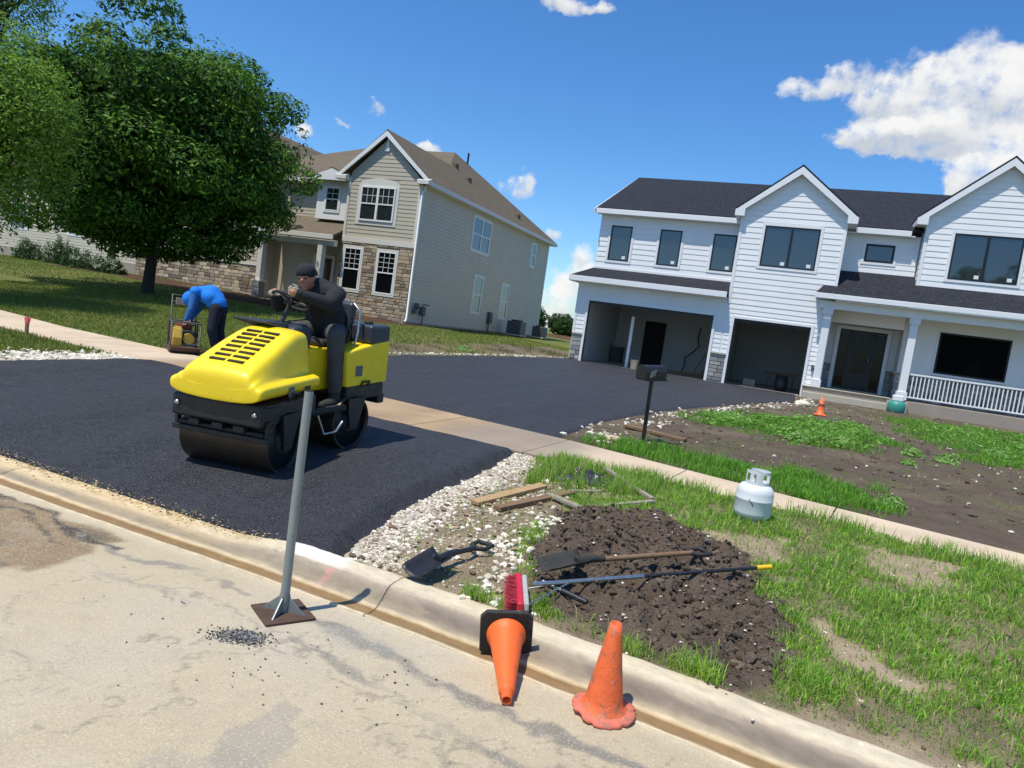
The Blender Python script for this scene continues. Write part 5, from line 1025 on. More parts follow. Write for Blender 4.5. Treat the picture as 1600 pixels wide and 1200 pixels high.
def tank():
    z = terr(-.13, 6.3)+.0; T = thing('propane_tank', 'white propane cylinder standing in grass beside the sidewalk', 'propane tank', (-.13, 6.34, z))
    mb = MB(); mb.lathe([(.0, .025), (.12, .03), (.148, .06), (.153, .09), (.153, .19), (.156, .195), (.153, .20), (.153, .25), (.146, .285), (.12, .315), (.07, .333), (0, .338)], 48); mb.build('vessel', 'tank_paint', T, world=False)
    mb = MB(); mb.lathe([(.105, 0), (.11, 0), (.11, .05), (.105, .05)], 40); mb.build('foot_ring', 'tank_paint', T, world=False)
    # collar with two hand openings
    mb = MB(); R = .098
    def arc(a0, a1, z0, z1):
        n = max(3, int(abs(a1-a0)/8)); A = [math.radians(a0+(a1-a0)*i/n) for i in range(n+1)]; V = []
        for a in A:
            for r in (R, R-.004):
                for zz in (z0, z1): V.append((r*math.cos(a), r*math.sin(a), zz))
        F = []
        for i in range(n):
            b = i*4; F += [(b, b+4, b+5, b+1), (b+2, b+3, b+7, b+6), (b+1, b+5, b+7, b+3), (b, b+2, b+6, b+4)]
        F += [(0, 1, 3, 2), (n*4, n*4+2, n*4+3, n*4+1)]; mb.add(V, F)
    arc(-160, 130, .32, .352); arc(-160, 130, .415, .44); arc(-160, -150, .352, .415); arc(-95, -60, .352, .415); arc(0, 40, .352, .415); arc(110, 130, .352, .415); mb.build('collar', 'tank_paint', T, world=False)
    mb = MB(); mb.tube([(0, 0, .335), (0, 0, .385)], .02, 12); mb.tube([(0, 0, .37), (.0, -.05, .37)], .016, 10); mb.tube([(0, 0, .385), (0, 0, .40)], .026, 10); mb.build('valve', 'bare_steel', T, world=False)
    mb = MB(); a = math.radians(-95); 
    pts = []
    for i in range(5):
        aa = a+(i-2)*.07; pts += [(.1545*math.cos(aa), .1545*math.sin(aa), .215-.012*i), (.1545*math.cos(aa), .1545*math.sin(aa), .195-.012*i)]
    mb.add(pts, [(2*i, 2*i+1, 2*i+3, 2*i+2) for i in range(4)]); mb.build('label', 'sticker', T, world=False)
tank()
def mailbox():
    x, y = -1.70, 9.48; g = terr0(x, y); T = thing('mailbox', 'dark mailbox on a thin post beside the driveway edge', 'mailbox', (x, y, g))
    M = Matrix.Translation((x, y, g)) @ Matrix.Rotation(math.radians(4), 4, 'X') @ Matrix.Rotation(math.radians(-8), 4, 'Z')
    mb = MB(); mb.box(-.022, .022, -.022, .022, -.05, .88); mb.build('post', 'black_paint', T, M=M, bevel=.003)
    n = 10; pr = [(-.08, 0), (.08, 0), (.08, .10)]+[(.08*math.cos(t), .10+.08*math.sin(t)) for t in np.linspace(0, math.pi, n)[1:-1]]+[(-.08, .10)]
    Mb = M @ Matrix.Translation((0, 0, .86)) @ Matrix.Rotation(math.radians(-20), 4, 'Z')
    mb = MB(); mb.prism(pr, 1, -.22, .20, Mb); mb.build('box', 'mailbox_black', T, bevel=.004)
    mb = MB(); mb.prism([(p[0]*1.06, p[1]*1.05-.003) for p in pr], 1, -.24, -.221, Mb); mb.build('door', 'mailbox_black', T, bevel=.003)
    mb = MB(); mb.prism([(-.10, -.02), (.10, -.02), (.10, 0), (-.10, 0)], 1, -.2, .2, Mb); mb.build('bracket', 'black_paint', T)
    mb = MB(); mb.prism([(-.15, .02), (-.05, .05), (-.03, .13), (-.13, .10)], 0, .083, .087, Mb); mb.build('number_plate', 'wood_grey', T)
mailbox()
def tools():
    def P(x, y, h): return Vector((x, y, float(terrd(np.array([x]), np.array([y]))[0])+h))
    # push broom
    T = thing('push_broom', 'push broom with red block and long black handle with yellow tip, lying across the soil', 'broom', P(-1.12, 3.6, 0))
    a, b = P(-1.225, 3.73, .055), P(-1.065, 3.35, .055); d = (b-a).normalized(); h = Vector((.8, .62, .05)); h = (h-d*h.dot(d)).normalized(); u = d.cross(h); 
    if u.z < 0: u = -u
    Mx = Matrix(((d.x, h.x, u.x, a.x), (d.y, h.y, u.y, a.y), (d.z, h.z, u.z, a.z), (0, 0, 0, 1))); L = (b-a).length
    mb = MB(); mb.box(0, L, -.035, -.0, -.045, .05); mb.build('block', 'red_plastic', T, M=Mx, bevel=.012, seg=3)
    mb = MB(); mb.box(.01, L-.01, .0, .028, -.04, .045); mb.build('backing', 'bristle', T, M=Mx, bevel=.008)
    V = []; F = []
    for i in range(1500):
        x = random.uniform(.01, L-.01); z = random.uniform(-.04, .045); w = .003; e = random.uniform(.045, .07); dx = random.uniform(-.012, .012); dz = random.uniform(-.02, .012)
        n = len(V); V += [(x-w, -.034, z), (x+w, -.034, z), (x+dx, -.034-e, z+dz)]; F.append((n, n+1, n+2))
    mb = MB(); mb.add(V, F); o = mb.build('bristles', 'bristle_red', T, M=Mx, recalc=False); tag(o, kind='stuff')
    e1, e2 = P(-1.11, 3.60, .12), P(.07, 4.86, .17); e1.z = .215; e2.z = .275; m = e1.lerp(e2, .42)
    mb = MB(); mb.tube([e1, m], .013, 12); mb.build('lower_handle', 'bare_steel', T)
    mb = MB(); mb.tube([m, e1.lerp(e2, .93)], .0115, 12); mb.build('handle', 'black_paint', T)
    mb = MB(); mb.tube([e1.lerp(e2, .93), e2], .016, 12); mb.build('grip', 'yellow_plastic', T)
    mb = MB(); mb.tube([a.lerp(b, .25)+h*.03, e1.lerp(e2, .14)], .005, 6); mb.tube([a.lerp(b, .75)+h*.03, e1.lerp(e2, .14)], .005, 6); mb.build('brace', 'bare_steel', T)
    # D-grip shovels
    def dshovel(nm, lab, blade, grip, shaft_m, blade_m, width=.24, hb=.03, hg=.06, flip=1):
        T = thing(nm, lab, 'shovel', blade)
        d = (grip-blade).normalized(); s = Vector((0, 0, 1)).cross(d).normalized(); u = d.cross(s)
        if u.z < 0: u = -u
        M = Matrix(((d.x, s.x, u.x, blade.x), (d.y, s.y, u.y, blade.y), (d.z, s.z, u.z, blade.z), (0, 0, 0, 1))); L = (grip-blade).length
        V = []; nx, ny = 9, 9
        for i in range(nx):
            for j in range(ny):
                tt = i/(nx-1); w = width*(.5+.0*tt)*(1 if tt > .1 else .93); x = tt*.28; y = (j/(ny-1)-.5)*2*w; z = .045*abs(j/(ny-1)-.5)**2*4+.03*tt
                V.append((x, y, z))
        F = [(i*ny+j, i*ny+j+1, (i+1)*ny+j+1, (i+1)*ny+j) for i in range(nx-1) for j in range(ny-1)]
        mb = MB(); mb.add([M @ Vector(v) for v in V], F, True); o = mb.build('blade', blade_m, T); md = o.modifiers.new('s', 'SOLIDIFY'); md.thickness = .004
        mb = MB(); mb.tube([M @ Vector((.22, 0, .035)), M @ Vector((.34, 0, .04)), M @ Vector((.42, 0, .03))], [.028, .022, .018], 12); mb.build('socket', blade_m, T)
        mb = MB(); mb.tube([M @ Vector((.40, 0, .03)), M @ Vector((L-.10, 0, .0))], .016, 12); mb.build('shaft', shaft_m, T)
        mb = MB(); mb.tube([M @ Vector((L-.12, 0, 0)), M @ Vector((L-.08, -.05, 0)), M @ Vector((L, -.055, 0)), M @ Vector((L, .055, 0)), M @ Vector((L-.08, .05, 0)), M @ Vector((L-.12, 0, 0))], .015, 10); mb.build('grip', 'black_rubber', T)
    dshovel('shovel', 'black shovel lying on the stones with its blade over the kerb', P(-1.76, 3.43, .03), P(-1.63, 4.13, .06), 'black_paint', 'black_paint', .18)
    dshovel('shovel', 'wooden-shafted shovel with black D-grip lying beside the broom handle', P(-1.12, 3.78, .10), P(-.34, 4.72, .13), 'wood', 'black_rubber', .18)
    T = thing('pry_bar', 'short steel bar lying under the broom and shovel handles', 'bar', P(-1.0, 3.66, .04)); za = .185; mb = MB(); mb.tube([(-1.10, 3.735, za+.01), (-.97, 3.70, za)], .010, 8); mb.build('shank', 'bare_steel', T); mb = MB(); mb.tube([(-.97, 3.70, za), (-.82, 3.665, za-.012)], .016, 10); mb.build('grip', 'black_paint', T)
    # scrap boards and sheet by the walk
    def plank(label, p0, p1, w, t, m, cat='board', h0=.03, h1=.03, group='scrap boards'):
        a, b = P(*p0, h0), P(*p1, h1); d = (b-a); L = d.length; d.normalize(); s = Vector((0, 0, 1)).cross(d).normalized(); u = d.cross(s); M = Matrix(((d.x, s.x, u.x, a.x), (d.y, s.y, u.y, a.y), (d.z, s.z, u.z, a.z), (0, 0, 0, 1)))
        mb = MB(); mb.box(0, L, -w/2, w/2, -t/2, t/2); o = mb.build('board', m, None, M=M, bevel=.003); tag(o, label, cat, group)
    plank('split yellowish board lying on the white gravel', (-2.18, 5.16), (-1.86, 5.9), .10, .03, 'wood_light')
    plank('dark weathered board lying just right of the yellowish one', (-1.92, 5.0), (-1.58, 5.85), .08, .035, 'wood')
    plank('long thin stake lying in the grass from the black scrap to the soil', (-1.52, 6.72), (-.95, 6.2), .045, .03, 'wood_grey', h0=.09)
    plank('pale stake lying along the top edge of the soil pile', (-1.35, 5.52), (-.93, 6.14), .05, .025, 'wood_grey')
    plank('short grey board end lying at the corner of the soil pile', (-1.72, 5.62), (-1.38, 5.42), .07, .025, 'wood_grey')
    plank('thin twig-like offcut lying before the black scrap', (-1.62, 5.86), (-1.38, 6.08), .03, .02, 'wood_grey')
    plank('dark board lying beyond the mailbox post at the drive edge', (-2.2, 10.6), (-1.25, 10.3), .12, .04, 'wood', group='yard boards')
    # crumpled black sheet
    n, m = 40, 26; X, Y = np.meshgrid(np.linspace(-1.95, -1.22, n), np.linspace(6.28, 6.72, m)); e = np.minimum(np.minimum((X+1.95)/.25, (-1.22-X)/.25), np.minimum((Y-6.28)/.12, (6.72-Y)/.12)).clip(0, 1)
    Z = terr(X, Y)+.012+e*.11*np.abs(fbm(X*11, Y*11, 4)-.35)*1.9; X2 = X+(fbm(X*9, Y*9)-.5)*.2; Y2 = Y+(fbm(X*9+9, Y*9)-.5)*.16+.2*(X+1.6)*.3
    I = np.arange(n*m).reshape(m, n); F = np.stack([I[:-1, :-1], I[:-1, 1:], I[1:, 1:], I[1:, :-1]], -1).reshape(-1, 4)
    tag(npmesh('plastic_sheet', np.stack([X2, Y2, Z], -1).reshape(-1, 3), F, 'dark_plastic_sheet'), 'crumpled black sheet lying in the grass by the sidewalk', 'sheet')
tools()
def smalls():
    T = thing('bucket', 'teal tub with a pale lid standing against the porch base', 'bucket', (3.35, 26.7, .40))
    mb = MB(); mb.lathe([(0, 0), (.22, 0), (.27, .1), (.28, .30), (.23, .42), (0, .42)], 28); mb.build('tub', 'teal_plastic', T, world=False)
    mb = MB(); mb.box(-.16, .16, -.14, .14, .42, .62); mb.build('lid_pack', 'white_vinyl', T, world=False, bevel=.03)
    T = thing('survey_stake', 'pink-topped survey stake at the grass edge by the left sidewalk', 'stake', (-11.9, 8.07, .26)); mb = MB(); mb.box(-.03, .03, -.015, .015, 0, .20); mb.build('stake', 'wood', T, world=False)
    mb = MB(); mb.box(-.035, .035, -.02, .02, .20, .30); mb.box(-.07, .07, -.005, .005, .24, .30); mb.build('ribbon', 'stake_pink', T, world=False)
    first = None
    for (x, y, lab) in ((-14.75, 37.4, 'larger grey air conditioner beside the beige side wall'), (-14.4, 40.4, 'smaller air conditioner nearer the back corner of the beige side wall')):
        s = 1.0 if first is None else .85
        T = thing('air_conditioner', lab, 'air conditioner', (x, y, .92), group='air conditioners'); first = T
        mb = MB(); mb.box(-.48*s, .48*s, -.48*s, .48*s, .0, .08); mb.build('pad', 'concrete', T, world=False)
        mb = MB(); mb.box(-.42*s, .42*s, -.42*s, .42*s, .08, .80*s); mb.build('cabinet', 'ac_grey', T, world=False, bevel=.03)
        for k in range(10): mb = MB(); z = .14+k*.062*s; mb.box(-.43*s, .43*s, -.43*s, .43*s, z, z+.015); mb.build('louver', 'ac_grey', T, world=False)
        mb = MB(); mb.lathe([(.05, .80*s), (.32*s, .80*s), (.34*s, .85*s), (.30*s, .88*s), (.05, .86*s)], 24); mb.build('fan_grille', 'black_paint', T, world=False)
    T = thing('utility_meter', 'gas meter and pipes on the beige side wall near its front corner', 'meter', (-15.7, 28.2, 1.0)); mb = MB(); mb.box(-15.72, -15.55, 27.95, 28.25, 1.35, 1.75); mb.build('meter_body', 'ac_grey', T, bevel=.04, seg=3)
    mb = MB(); mb.lathe([(0, 0), (.13, 0), (.13, .12), (0, .14)], 20, Matrix.Translation((-15.68, 27.5, 1.75)) @ Matrix.Rotation(math.pi/2, 4, 'Y')); mb.box(-15.75, -15.66, 27.38, 27.62, 1.4, 1.62); mb.build('dial', 'ac_grey', T)
    mb = MB(); mb.tube([(-15.62, 28.1, .9), (-15.62, 28.1, 1.4)], .03, 8); mb.tube([(-15.62, 28.1, 1.7), (-15.62, 28.1, 1.85), (-15.62, 28.6, 1.85), (-15.72, 28.6, 1.85)], .025, 8); mb.build('pipe', 'engine_grey', T)
    T = thing('utility_box', 'tall narrow electrical box and conduit on the beige side wall', 'utility box', (-15.7, 35.6, .9)); mb = MB(); mb.box(-15.79, -15.6, 35.5, 35.85, 1.4, 2.0); mb.build('cabinet', 'ac_grey', T, bevel=.01); mb = MB(); mb.tube([(-15.68, 35.6, .85), (-15.68, 35.6, 1.4)], .04, 8); mb.build('conduit', 'engine_grey', T)
    # back fence between the houses
    T = thing('fence', 'low brown timber fence in the gap between the houses', 'fence', (-18, 58, .3))
    pk = None
    for i in range(46):
        x = -23+i*.3; 
        if pk is None: mb = MB(); mb.box(x, x+.27, 58, 58.04, -.1, 1.15); pk = mb.build('picket', 'fence_wood', T)
        else: o = pk.copy(); COL.objects.link(o); o.location.x = i*.3; o.location.z = random.uniform(-.02, .02)
    mb = MB(); mb.box(-23.1, -9.2, 57.95, 58, .15, .25); mb.build('rail', 'fence_wood', T)
    mb = MB(); mb.box(-23.1, -9.2, 57.95, 58, .8, .9); mb.build('rail', 'fence_wood', T)
smalls()
# ------------------------------------------------------------------ loose stones, clods, chips
def ico(sub=1):
    b = bmesh.new(); bmesh.ops.create_icosphere(b, subdivisions=sub, radius=1); V = np.array([v.co[:] for v in b.verts]); F = np.array([[v.index for v in f.verts] for f in b.faces]); b.free(); return V, F
IV, IF = ico(1)
def scatter_stones(name, pts, size, col, m='stone_white', flat=.6, kind='stuff', lift=.2, colvar=.25):
    n = len(pts); k = len(IV); P = np.zeros((n, k, 3)); C = np.zeros((n, k, 3)); s = size if np.ndim(size) else np.full(n, size)
    for i in range(n):
        v = IV*(1+rng.uniform(-.28, .28, (k, 1))); a = rng.uniform(0, 6.28); sc_ = np.array([rng.uniform(.7, 1.3), rng.uniform(.6, 1.1), rng.uniform(flat*.7, flat*1.2)])*s[i]
        v = v*sc_; R = np.array([[math.cos(a), -math.sin(a), 0], [math.sin(a), math.cos(a), 0], [0, 0, 1]]); v = v@R.T; P[i] = v+np.array(pts[i])+[0, 0, s[i]*lift]
        C[i] = np.array(col[i % len(col)] if isinstance(col, list) else col)*rng.uniform(1-colvar, 1+colvar)
    F = (IF[None]+(np.arange(n)*k)[:, None, None]).reshape(-1, 3)
    return tag(npmesh(name, P.reshape(-1, 3), F, m, np.clip(C, 0, .85).reshape(-1, 3)), kind=kind)
def sample(n, box, prob):
    x = rng.uniform(box[0], box[1], n); y = rng.uniform(box[2], box[3], n); k = rng.random(n) < prob(x, y); x, y = x[k], y[k]; return x, y
def onland(x, y): return np.stack([x, y, terrd(x, y)], -1)
WH = [(.66, .60, .49), (.56, .49, .38), (.74, .69, .59), (.46, .39, .30), (.36, .29, .21)]
def debris():
    f = lambda x, y: sstep(.42, .10, x-aproR(y))*(x > aproR(y)-.06)*(y < swN(x)-.03)*(y > Bk(x)+.02)
    x, y = sample(26000, (-2.8, -1.6, 3.2, 7.05), f); scatter_stones('gravel', onland(x, y), rng.gamma(3.2, .0028, len(x)).clip(.003, .02), WH)
    f = lambda x, y: .55*sstep(-.05, .15, dpoly(x, y, STONY))*(y > Bk(x)+.03)*(y < swN(x))
    x, y = sample(7000, (-2.6, -.3, 3.2, 7), f); scatter_stones('gravel', onland(x, y), rng.gamma(2.2, .0045, len(x)).clip(.004, .032), WH)
    # pale lumps along the left edge of the soil
    f = lambda x, y: np.exp(-(dline(x, y, [(-1.62, 4.2), (-1.5, 4.7), (-1.5, 5.0)])/.10)**2)+np.exp(-(dline(x, y, [(-1.35, 3.5), (-1.42, 4.1), (-1.5, 4.6)])/.07)**2)*.8
    x, y = sample(900, (-1.9, -1.1, 3.3, 5.3), f); scatter_stones('gravel', onland(x, y), rng.uniform(.012, .034, len(x)), WH[:3])
    # kerb-side stones at the left
    f = lambda x, y: sstep(1.4, .4, aproL(y)-x)*(x < aproL(y)+.1)*(y < swN(x))*(y > 4.8)
    x, y = sample(9000, (-11.5, -8.4, 4.8, 8.2), f); scatter_stones('gravel', onland(x, y), rng.uniform(.015, .05, len(x)), WH[:4])
    # along the right edge of the drive
    f = lambda x, y: np.exp(-((x-drvR(y)-.28-.10*np.sin(y*1.7))/.22)**2)*(fbm(x*2, y*1.3, 3) > .36)*(y > swF(x)+.25)
    x, y = sample(12000, (-3, 1.6, 8.4, 26.8), lambda x, y: f(x, y)*.7); scatter_stones('gravel', onland(x, y), rng.gamma(3, .009, len(x)).clip(.012, .06), WH)
    f = lambda x, y: .5*np.exp(-((drvL(y)-.2-x)/.15)**2)*(y > 9.6)
    x, y = sample(9000, (-10.5, -8.2, 9.4, 27.5), f); scatter_stones('gravel', onland(x, y), rng.uniform(.02, .05, len(x)), WH[1:])
    # soil clods
    f = lambda x, y: sstep(-.06, .15, dpoly(x, y, PILE)+(fbm(x*5, y*5)-.5)*.25)
    x, y = sample(11000, (-1.7, .6, 3.2, 6.1), f); scatter_stones('soil_clods', onland(x, y), rng.gamma(1.9, .0048, len(x)).clip(.003, .034), [(.118, .088, .066), (.088, .066, .050), (.165, .13, .105)], 'ground', .75, lift=.15, colvar=.2)
    x, y = sample(160, (-1.6, .4, 3.3, 5.9), f); scatter_stones('gravel', onland(x, y)+[0, 0, .008], rng.uniform(.006, .014, len(x)), WH)
    f = lambda x, y: (x > drvR(y)+.5)*.8
    x, y = sample(5200, (-2, 8, 8.0, 26.5), lambda x, y: f(x, y)*(y > swF(x)+.1)); scatter_stones('soil_clods', onland(x, y), rng.gamma(1.9, .009, len(x)).clip(.006, .05), [(.118, .088, .066), (.088, .066, .050), (.17, .135, .11)], 'ground', .7, lift=.1, colvar=.2)
    x, y = sample(700, (-2, 8, 8.0, 26.5), lambda x, y: f(x, y)*(y > swF(x)+.1)); scatter_stones('gravel', onland(x, y)+[0, 0, .01], rng.uniform(.01, .03, len(x)), WH)
    x, y = sample(900, (-1, 3, 3.1, 6.6), lambda x, y: np.max([sstep(-.1, .1, dpoly(x, y, s_)) for s_ in SAND], 0)*.6+.06); scatter_stones('gravel', onland(x, y), rng.uniform(.004, .013, len(x)), WH)
    f = lambda x, y: sstep(-.05, .15, dpoly(x, y, STONY))*(y > Bk(x)+.03)
    x, y = sample(900, (-2.6, -.3, 3.2, 7), f); scatter_stones('wood_chips', onland(x, y)+[0, 0, .006], rng.gamma(2.5, .006, len(x)).clip(.005, .035), [(.20, .13, .08), (.10, .07, .05), (.32, .23, .14)], flat=.25)
    x, y = sample(1500, (-2.3, 4.0, 3.0, 7), lambda x, y: (y > Bk(x)+.01)*(y < swN(x))*sstep(.45, .6, fbm(x*3+60, y*3, 3))*(1-sstep(-.1, .1, dpoly(x, y, PILE)))); scatter_stones('soil_clods', onland(x, y)+[0, 0, .004], rng.gamma(2.2, .0035, len(x)).clip(.003, .02), [(.16, .12, .08), (.25, .19, .12), (.09, .07, .05)], 'ground')
    # spilled asphalt crumbs
    n = 900; x = np.concatenate([rng.normal(-2.14, .055, n), rng.normal(-1.62, .45, 60)]); y = np.concatenate([rng.normal(2.545, .038, n), rng.normal(2.5, .22, 60)])
    x = x+(y-2.55)*.6; h = np.exp(-((x+2.14)/.06)**2-((y-2.545)/.04)**2)*.012
    scatter_stones('asphalt_crumbs', np.stack([x, y, h*rng.random(len(x))], -1), rng.uniform(.0025, .0065, len(x)), [(.09, .09, .09), (.05, .05, .052), (.16, .155, .15), (.30, .29, .27)])
    x = rng.uniform(-9.5, -2.6, 1500); y = Bk(x)+rng.normal(-.03, .05, 1500); scatter_stones('gravel', np.stack([x, y, np.full(1500, .06)], -1), rng.uniform(.003, .008, 1500), [(.55, .42, .22), (.45, .33, .17), (.06, .06, .06)])
    # single stones one can point at
    for (x, y, s, lab) in ((-.235, 3.42, .038, 'pale rounded stone at the grassy foot of the soil pile'), (-1.99, 8.98, .10, 'flat pinkish stone by the lawn edge left of the mailbox'), (.40, 22.6, .18, 'whitish boulder at the corner between driveway and porch steps'), (-1.42, 3.5, .03, 'pale stone beside the grass tuft behind the kerb')):
        b = bmesh.new(); bmesh.ops.create_icosphere(b, subdivisions=3, radius=1); 
        for v in b.verts: v.co *= 1+.22*(mnoise.noise(v.co*1.4+Vector((x*9, y, 0)))); v.co.z *= .6; v.co.x *= 1.3
        me = bpy.data.meshes.new('stone'); b.to_mesh(me); b.free(); me.materials.append(MATS['stone_white']); o = bpy.data.objects.new('stone', me); COL.objects.link(o); o.scale = (s, s, s); o.location = (x, y, float(terrd(np.array([x]), np.array([y]))[0])+s*.25); reg(o); setcol(o, (.66, .60, .48) if s != .10 else (.58, .42, .33)); tag(o, lab, 'stone')
        for p in me.polygons: p.use_smooth = True
debris()
# ------------------------------------------------------------------ grass
def blades(name, x, y, h, w, col, lean=.5, land=terrd, colvar=.3, kind='stuff', label=None, cat=None, z=None):
    n = len(x); z = land(x, y) if z is None else z; a = rng.uniform(0, 2*np.pi, n); b = rng.uniform(0, 2*np.pi, n); ln = rng.uniform(.1, 1, n)*lean
    dx, dy = np.cos(a)*w/2, np.sin(a)*w/2; lx, ly = np.cos(b)*ln*h, np.sin(b)*ln*h; V = np.zeros((n, 5, 3))
    V[:, 0] = np.stack([x-dx, y-dy, z-.004], -1); V[:, 1] = np.stack([x+dx, y+dy, z-.004], -1)
    V[:, 2] = np.stack([x+dx*.8+lx*.35, y+dy*.8+ly*.35, z+h*.6], -1); V[:, 3] = np.stack([x-dx*.8+lx*.35, y-dy*.8+ly*.35, z+h*.6], -1)
    V[:, 4] = np.stack([x+lx, y+ly, z+h*np.sqrt(np.clip(1-ln**2*.6, .2, 1))], -1)
    i = (np.arange(n)*5)[:, None]; F = np.concatenate([i+[0, 1, 2], i+[0, 2, 3], i+[3, 2, 4]])
    c = np.array(col)[rng.integers(0, len(col), n)]*rng.uniform(1-colvar, 1+colvar, (n, 1)); C = np.repeat(c[:, None], 5, 1).reshape(-1, 3)
    o = npmesh(name, V.reshape(-1, 3), F, 'blade', C); return tag(o, label, cat, kind=kind)
GC = [(.27, .50, .05), (.34, .56, .07), (.17, .36, .04), (.42, .56, .12), (.58, .50, .26), (.30, .52, .05), (.22, .44, .05)]
def grass():
    bare = lambda x, y: np.max([sstep(-.10, .10, dpoly(x, y, s_)+(fbm(x*6, y*6)-.5)*.25) for s_ in SAND], 0)
    pile = lambda x, y: sstep(-.06, .08, dpoly(x, y, PILE)+(fbm(x*5, y*5)-.5)*.25)
    stony = lambda x, y: sstep(-.05, .15, dpoly(x, y, STONY))
    base = lambda x, y: (y < swN(x)+.04)*(y > Bk(x)+.03)*(x > -2.3)*(1-pile(x, y))*(1-.93*bare(x, y))*(1-.985*stony(x, y))
    clump = lambda x, y: (sstep(.34, .52, fbm(x*2.6+3, y*2.6, 4))*.85+.12)*(.35+.65*sstep(.36, .56, fbm(x*9, y*9, 3)))*1.25
    edge = lambda x, y: sstep(.9, .2, y-Bk(x))*sstep(.46, .60, fbm(x*4, y*4+7, 4))+sstep(.2, .9, y-Bk(x))
    x, y = sample(290000, (-2.3, 4.2, 3.0, 7.1), lambda x, y: base(x, y)*clump(x, y)*edge(x, y)); hh = rng.gamma(4, .0105, len(x)).clip(.015, .11)*(.5+.9*fbm(x*3, y*3, 3)); blades('grass', x, y, hh, rng.uniform(.004, .009, len(x)), GC, .95)
    x, y = sample(30000, (-2.3, 3.5, 5.6, 7.2), lambda x, y: (y < swN(x)+.05)*sstep(.42, .04, swN(x)-y)*(x > -2.05)*sstep(.36, .5, fbm(x*3, y*3, 3))*(1-.9*bare(x, y))); blades('grass', x, y, rng.uniform(.05, .16, len(x)), .0065, GC, .6)
    x, y = sample(12000, (-2.1, -1.0, 6.0, 7.0), lambda x, y: .6*sstep(.40, .55, fbm(x*4, y*4, 3))); blades('grass', x, y, rng.uniform(.05, .18, len(x)), .006, GC, .6)
    for cx, cy, r, n in ((-1.38, 3.42, .10, 700), (-1.2, 3.4, .07, 200), (-.5, 3.36, .09, 200), (-.22, 3.38, .10, 500), (-.12, 3.30, .06, 220), (.33, 3.62, .14, 1400), (-1.35, 5.7, .3, 1200), (-1.05, 3.6, .05, 150)):
        x = rng.normal(cx, r*.5, n); y = rng.normal(cy, r*.5, n); k = y > Bk(x)+.0; blades('grass', x[k], y[k], rng.uniform(.03, .10, k.sum()), .005, GC, .9)
    x, y = sample(150000, (-2.3, 4.2, 3.1, 7.1), lambda x, y: (y < swN(x)+.02)*(y > Bk(x)+.02)*(1-pile(x, y))*(.25+.75*sstep(.35, .6, fbm(x*4+11, y*4, 3)))*(1-.93*bare(x, y))*(1-.85*stony(x, y))); blades('dry_thatch', x, y, rng.uniform(.010, .038, len(x)), .0045, [(.44, .38, .22), (.26, .36, .10), (.22, .38, .07), (.20, .40, .06)], 1.3)
    # front yard across the walk: weeds in patches
    for i, w in enumerate(WEED):
        xs = [p[0] for p in w]; ys = [p[1] for p in w]; tall = .10 if i < 2 else .13
        x, y = sample(26000 if i != 1 else 60000, (min(xs)-.4, min(8, max(xs))+.4, min(ys)-.4, min(26, max(ys))+.4), lambda x, y: sstep(-.45, .25, dpoly(x, y, w)+(fbm(x*1.6, y*1.6, 4)-.5)*1.5)*(y > swF(x)+.02)*(x > drvR(y)+.12)*(.25+.75*sstep(.4, .55, fbm(x*3, y*3, 3))))
        blades('grass', x, y, rng.uniform(.04, tall, len(x)), .012 if i < 2 else .008, [(.18, .40, .04), (.24, .48, .06), (.13, .30, .035)], .9)
    x, y = sample(22000, (-1.8, 8, 7.0, 24), lambda x, y: .35*(y > swF(x)+.05)*(x > drvR(y)+.4)*sstep(.46, .64, fbm(x*1.4, y*1.4, 4))); blades('grass', x, y, rng.uniform(.02, .07, len(x)), .007, GC, .9)
    # old lawn of the beige house
    LC = [(.17, .22, .03), (.22, .26, .04), (.27, .27, .07), (.13, .18, .025)]
    lawn = lambda x, y: (y > swF(x)+.03)*(x < drvL(y)-.75)*(1-sstep(-.1, .1, dpoly(x, y, MULCHES[0])))*(1-sstep(-.1, .2, dpoly(x, y, STRIP)))
    x, y = sample(90000, (-24, -9.4, 9.0, 18), lambda x, y: lawn(x, y)*(.45+.5*fbm(x, y, 3))); blades('lawn_grass', x, y, rng.uniform(.03, .07, len(x)), .012, LC, .7, terr)
    x, y = sample(120000, (-46, -10.5, 17, 36), lambda x, y: lawn(x, y)*(.4+.5*fbm(x*.7, y*.7, 3))*(~((y > 27.2) & (x < -15.8)))); blades('lawn_grass', x, y, rng.uniform(.03, .07, len(x)), .022, LC, .7, terr)
    x, y = sample(26000, (-17, -9.2, 4.0, 8.5), lambda x, y: (y < swN(x)-.02)*(y > Bk(x)+.2)*(x < aproL(y)-.9)); blades('grass', x, y, rng.uniform(.03, .09, len(x)), .011, LC, .7, terr)
    x, y = sample(9000, (-11.5, -8.3, 9.2, 30), lambda x, y: sstep(-.3, .1, dpoly(x, y, STRIP))*sstep(.42, .6, fbm(x*1.5, y*1.5, 3))); blades('grass', x, y, rng.uniform(.04, .14, len(x)), .014, [(.16, .19, .05), (.10, .17, .03), (.22, .2, .1)], .8, terr)
grass()
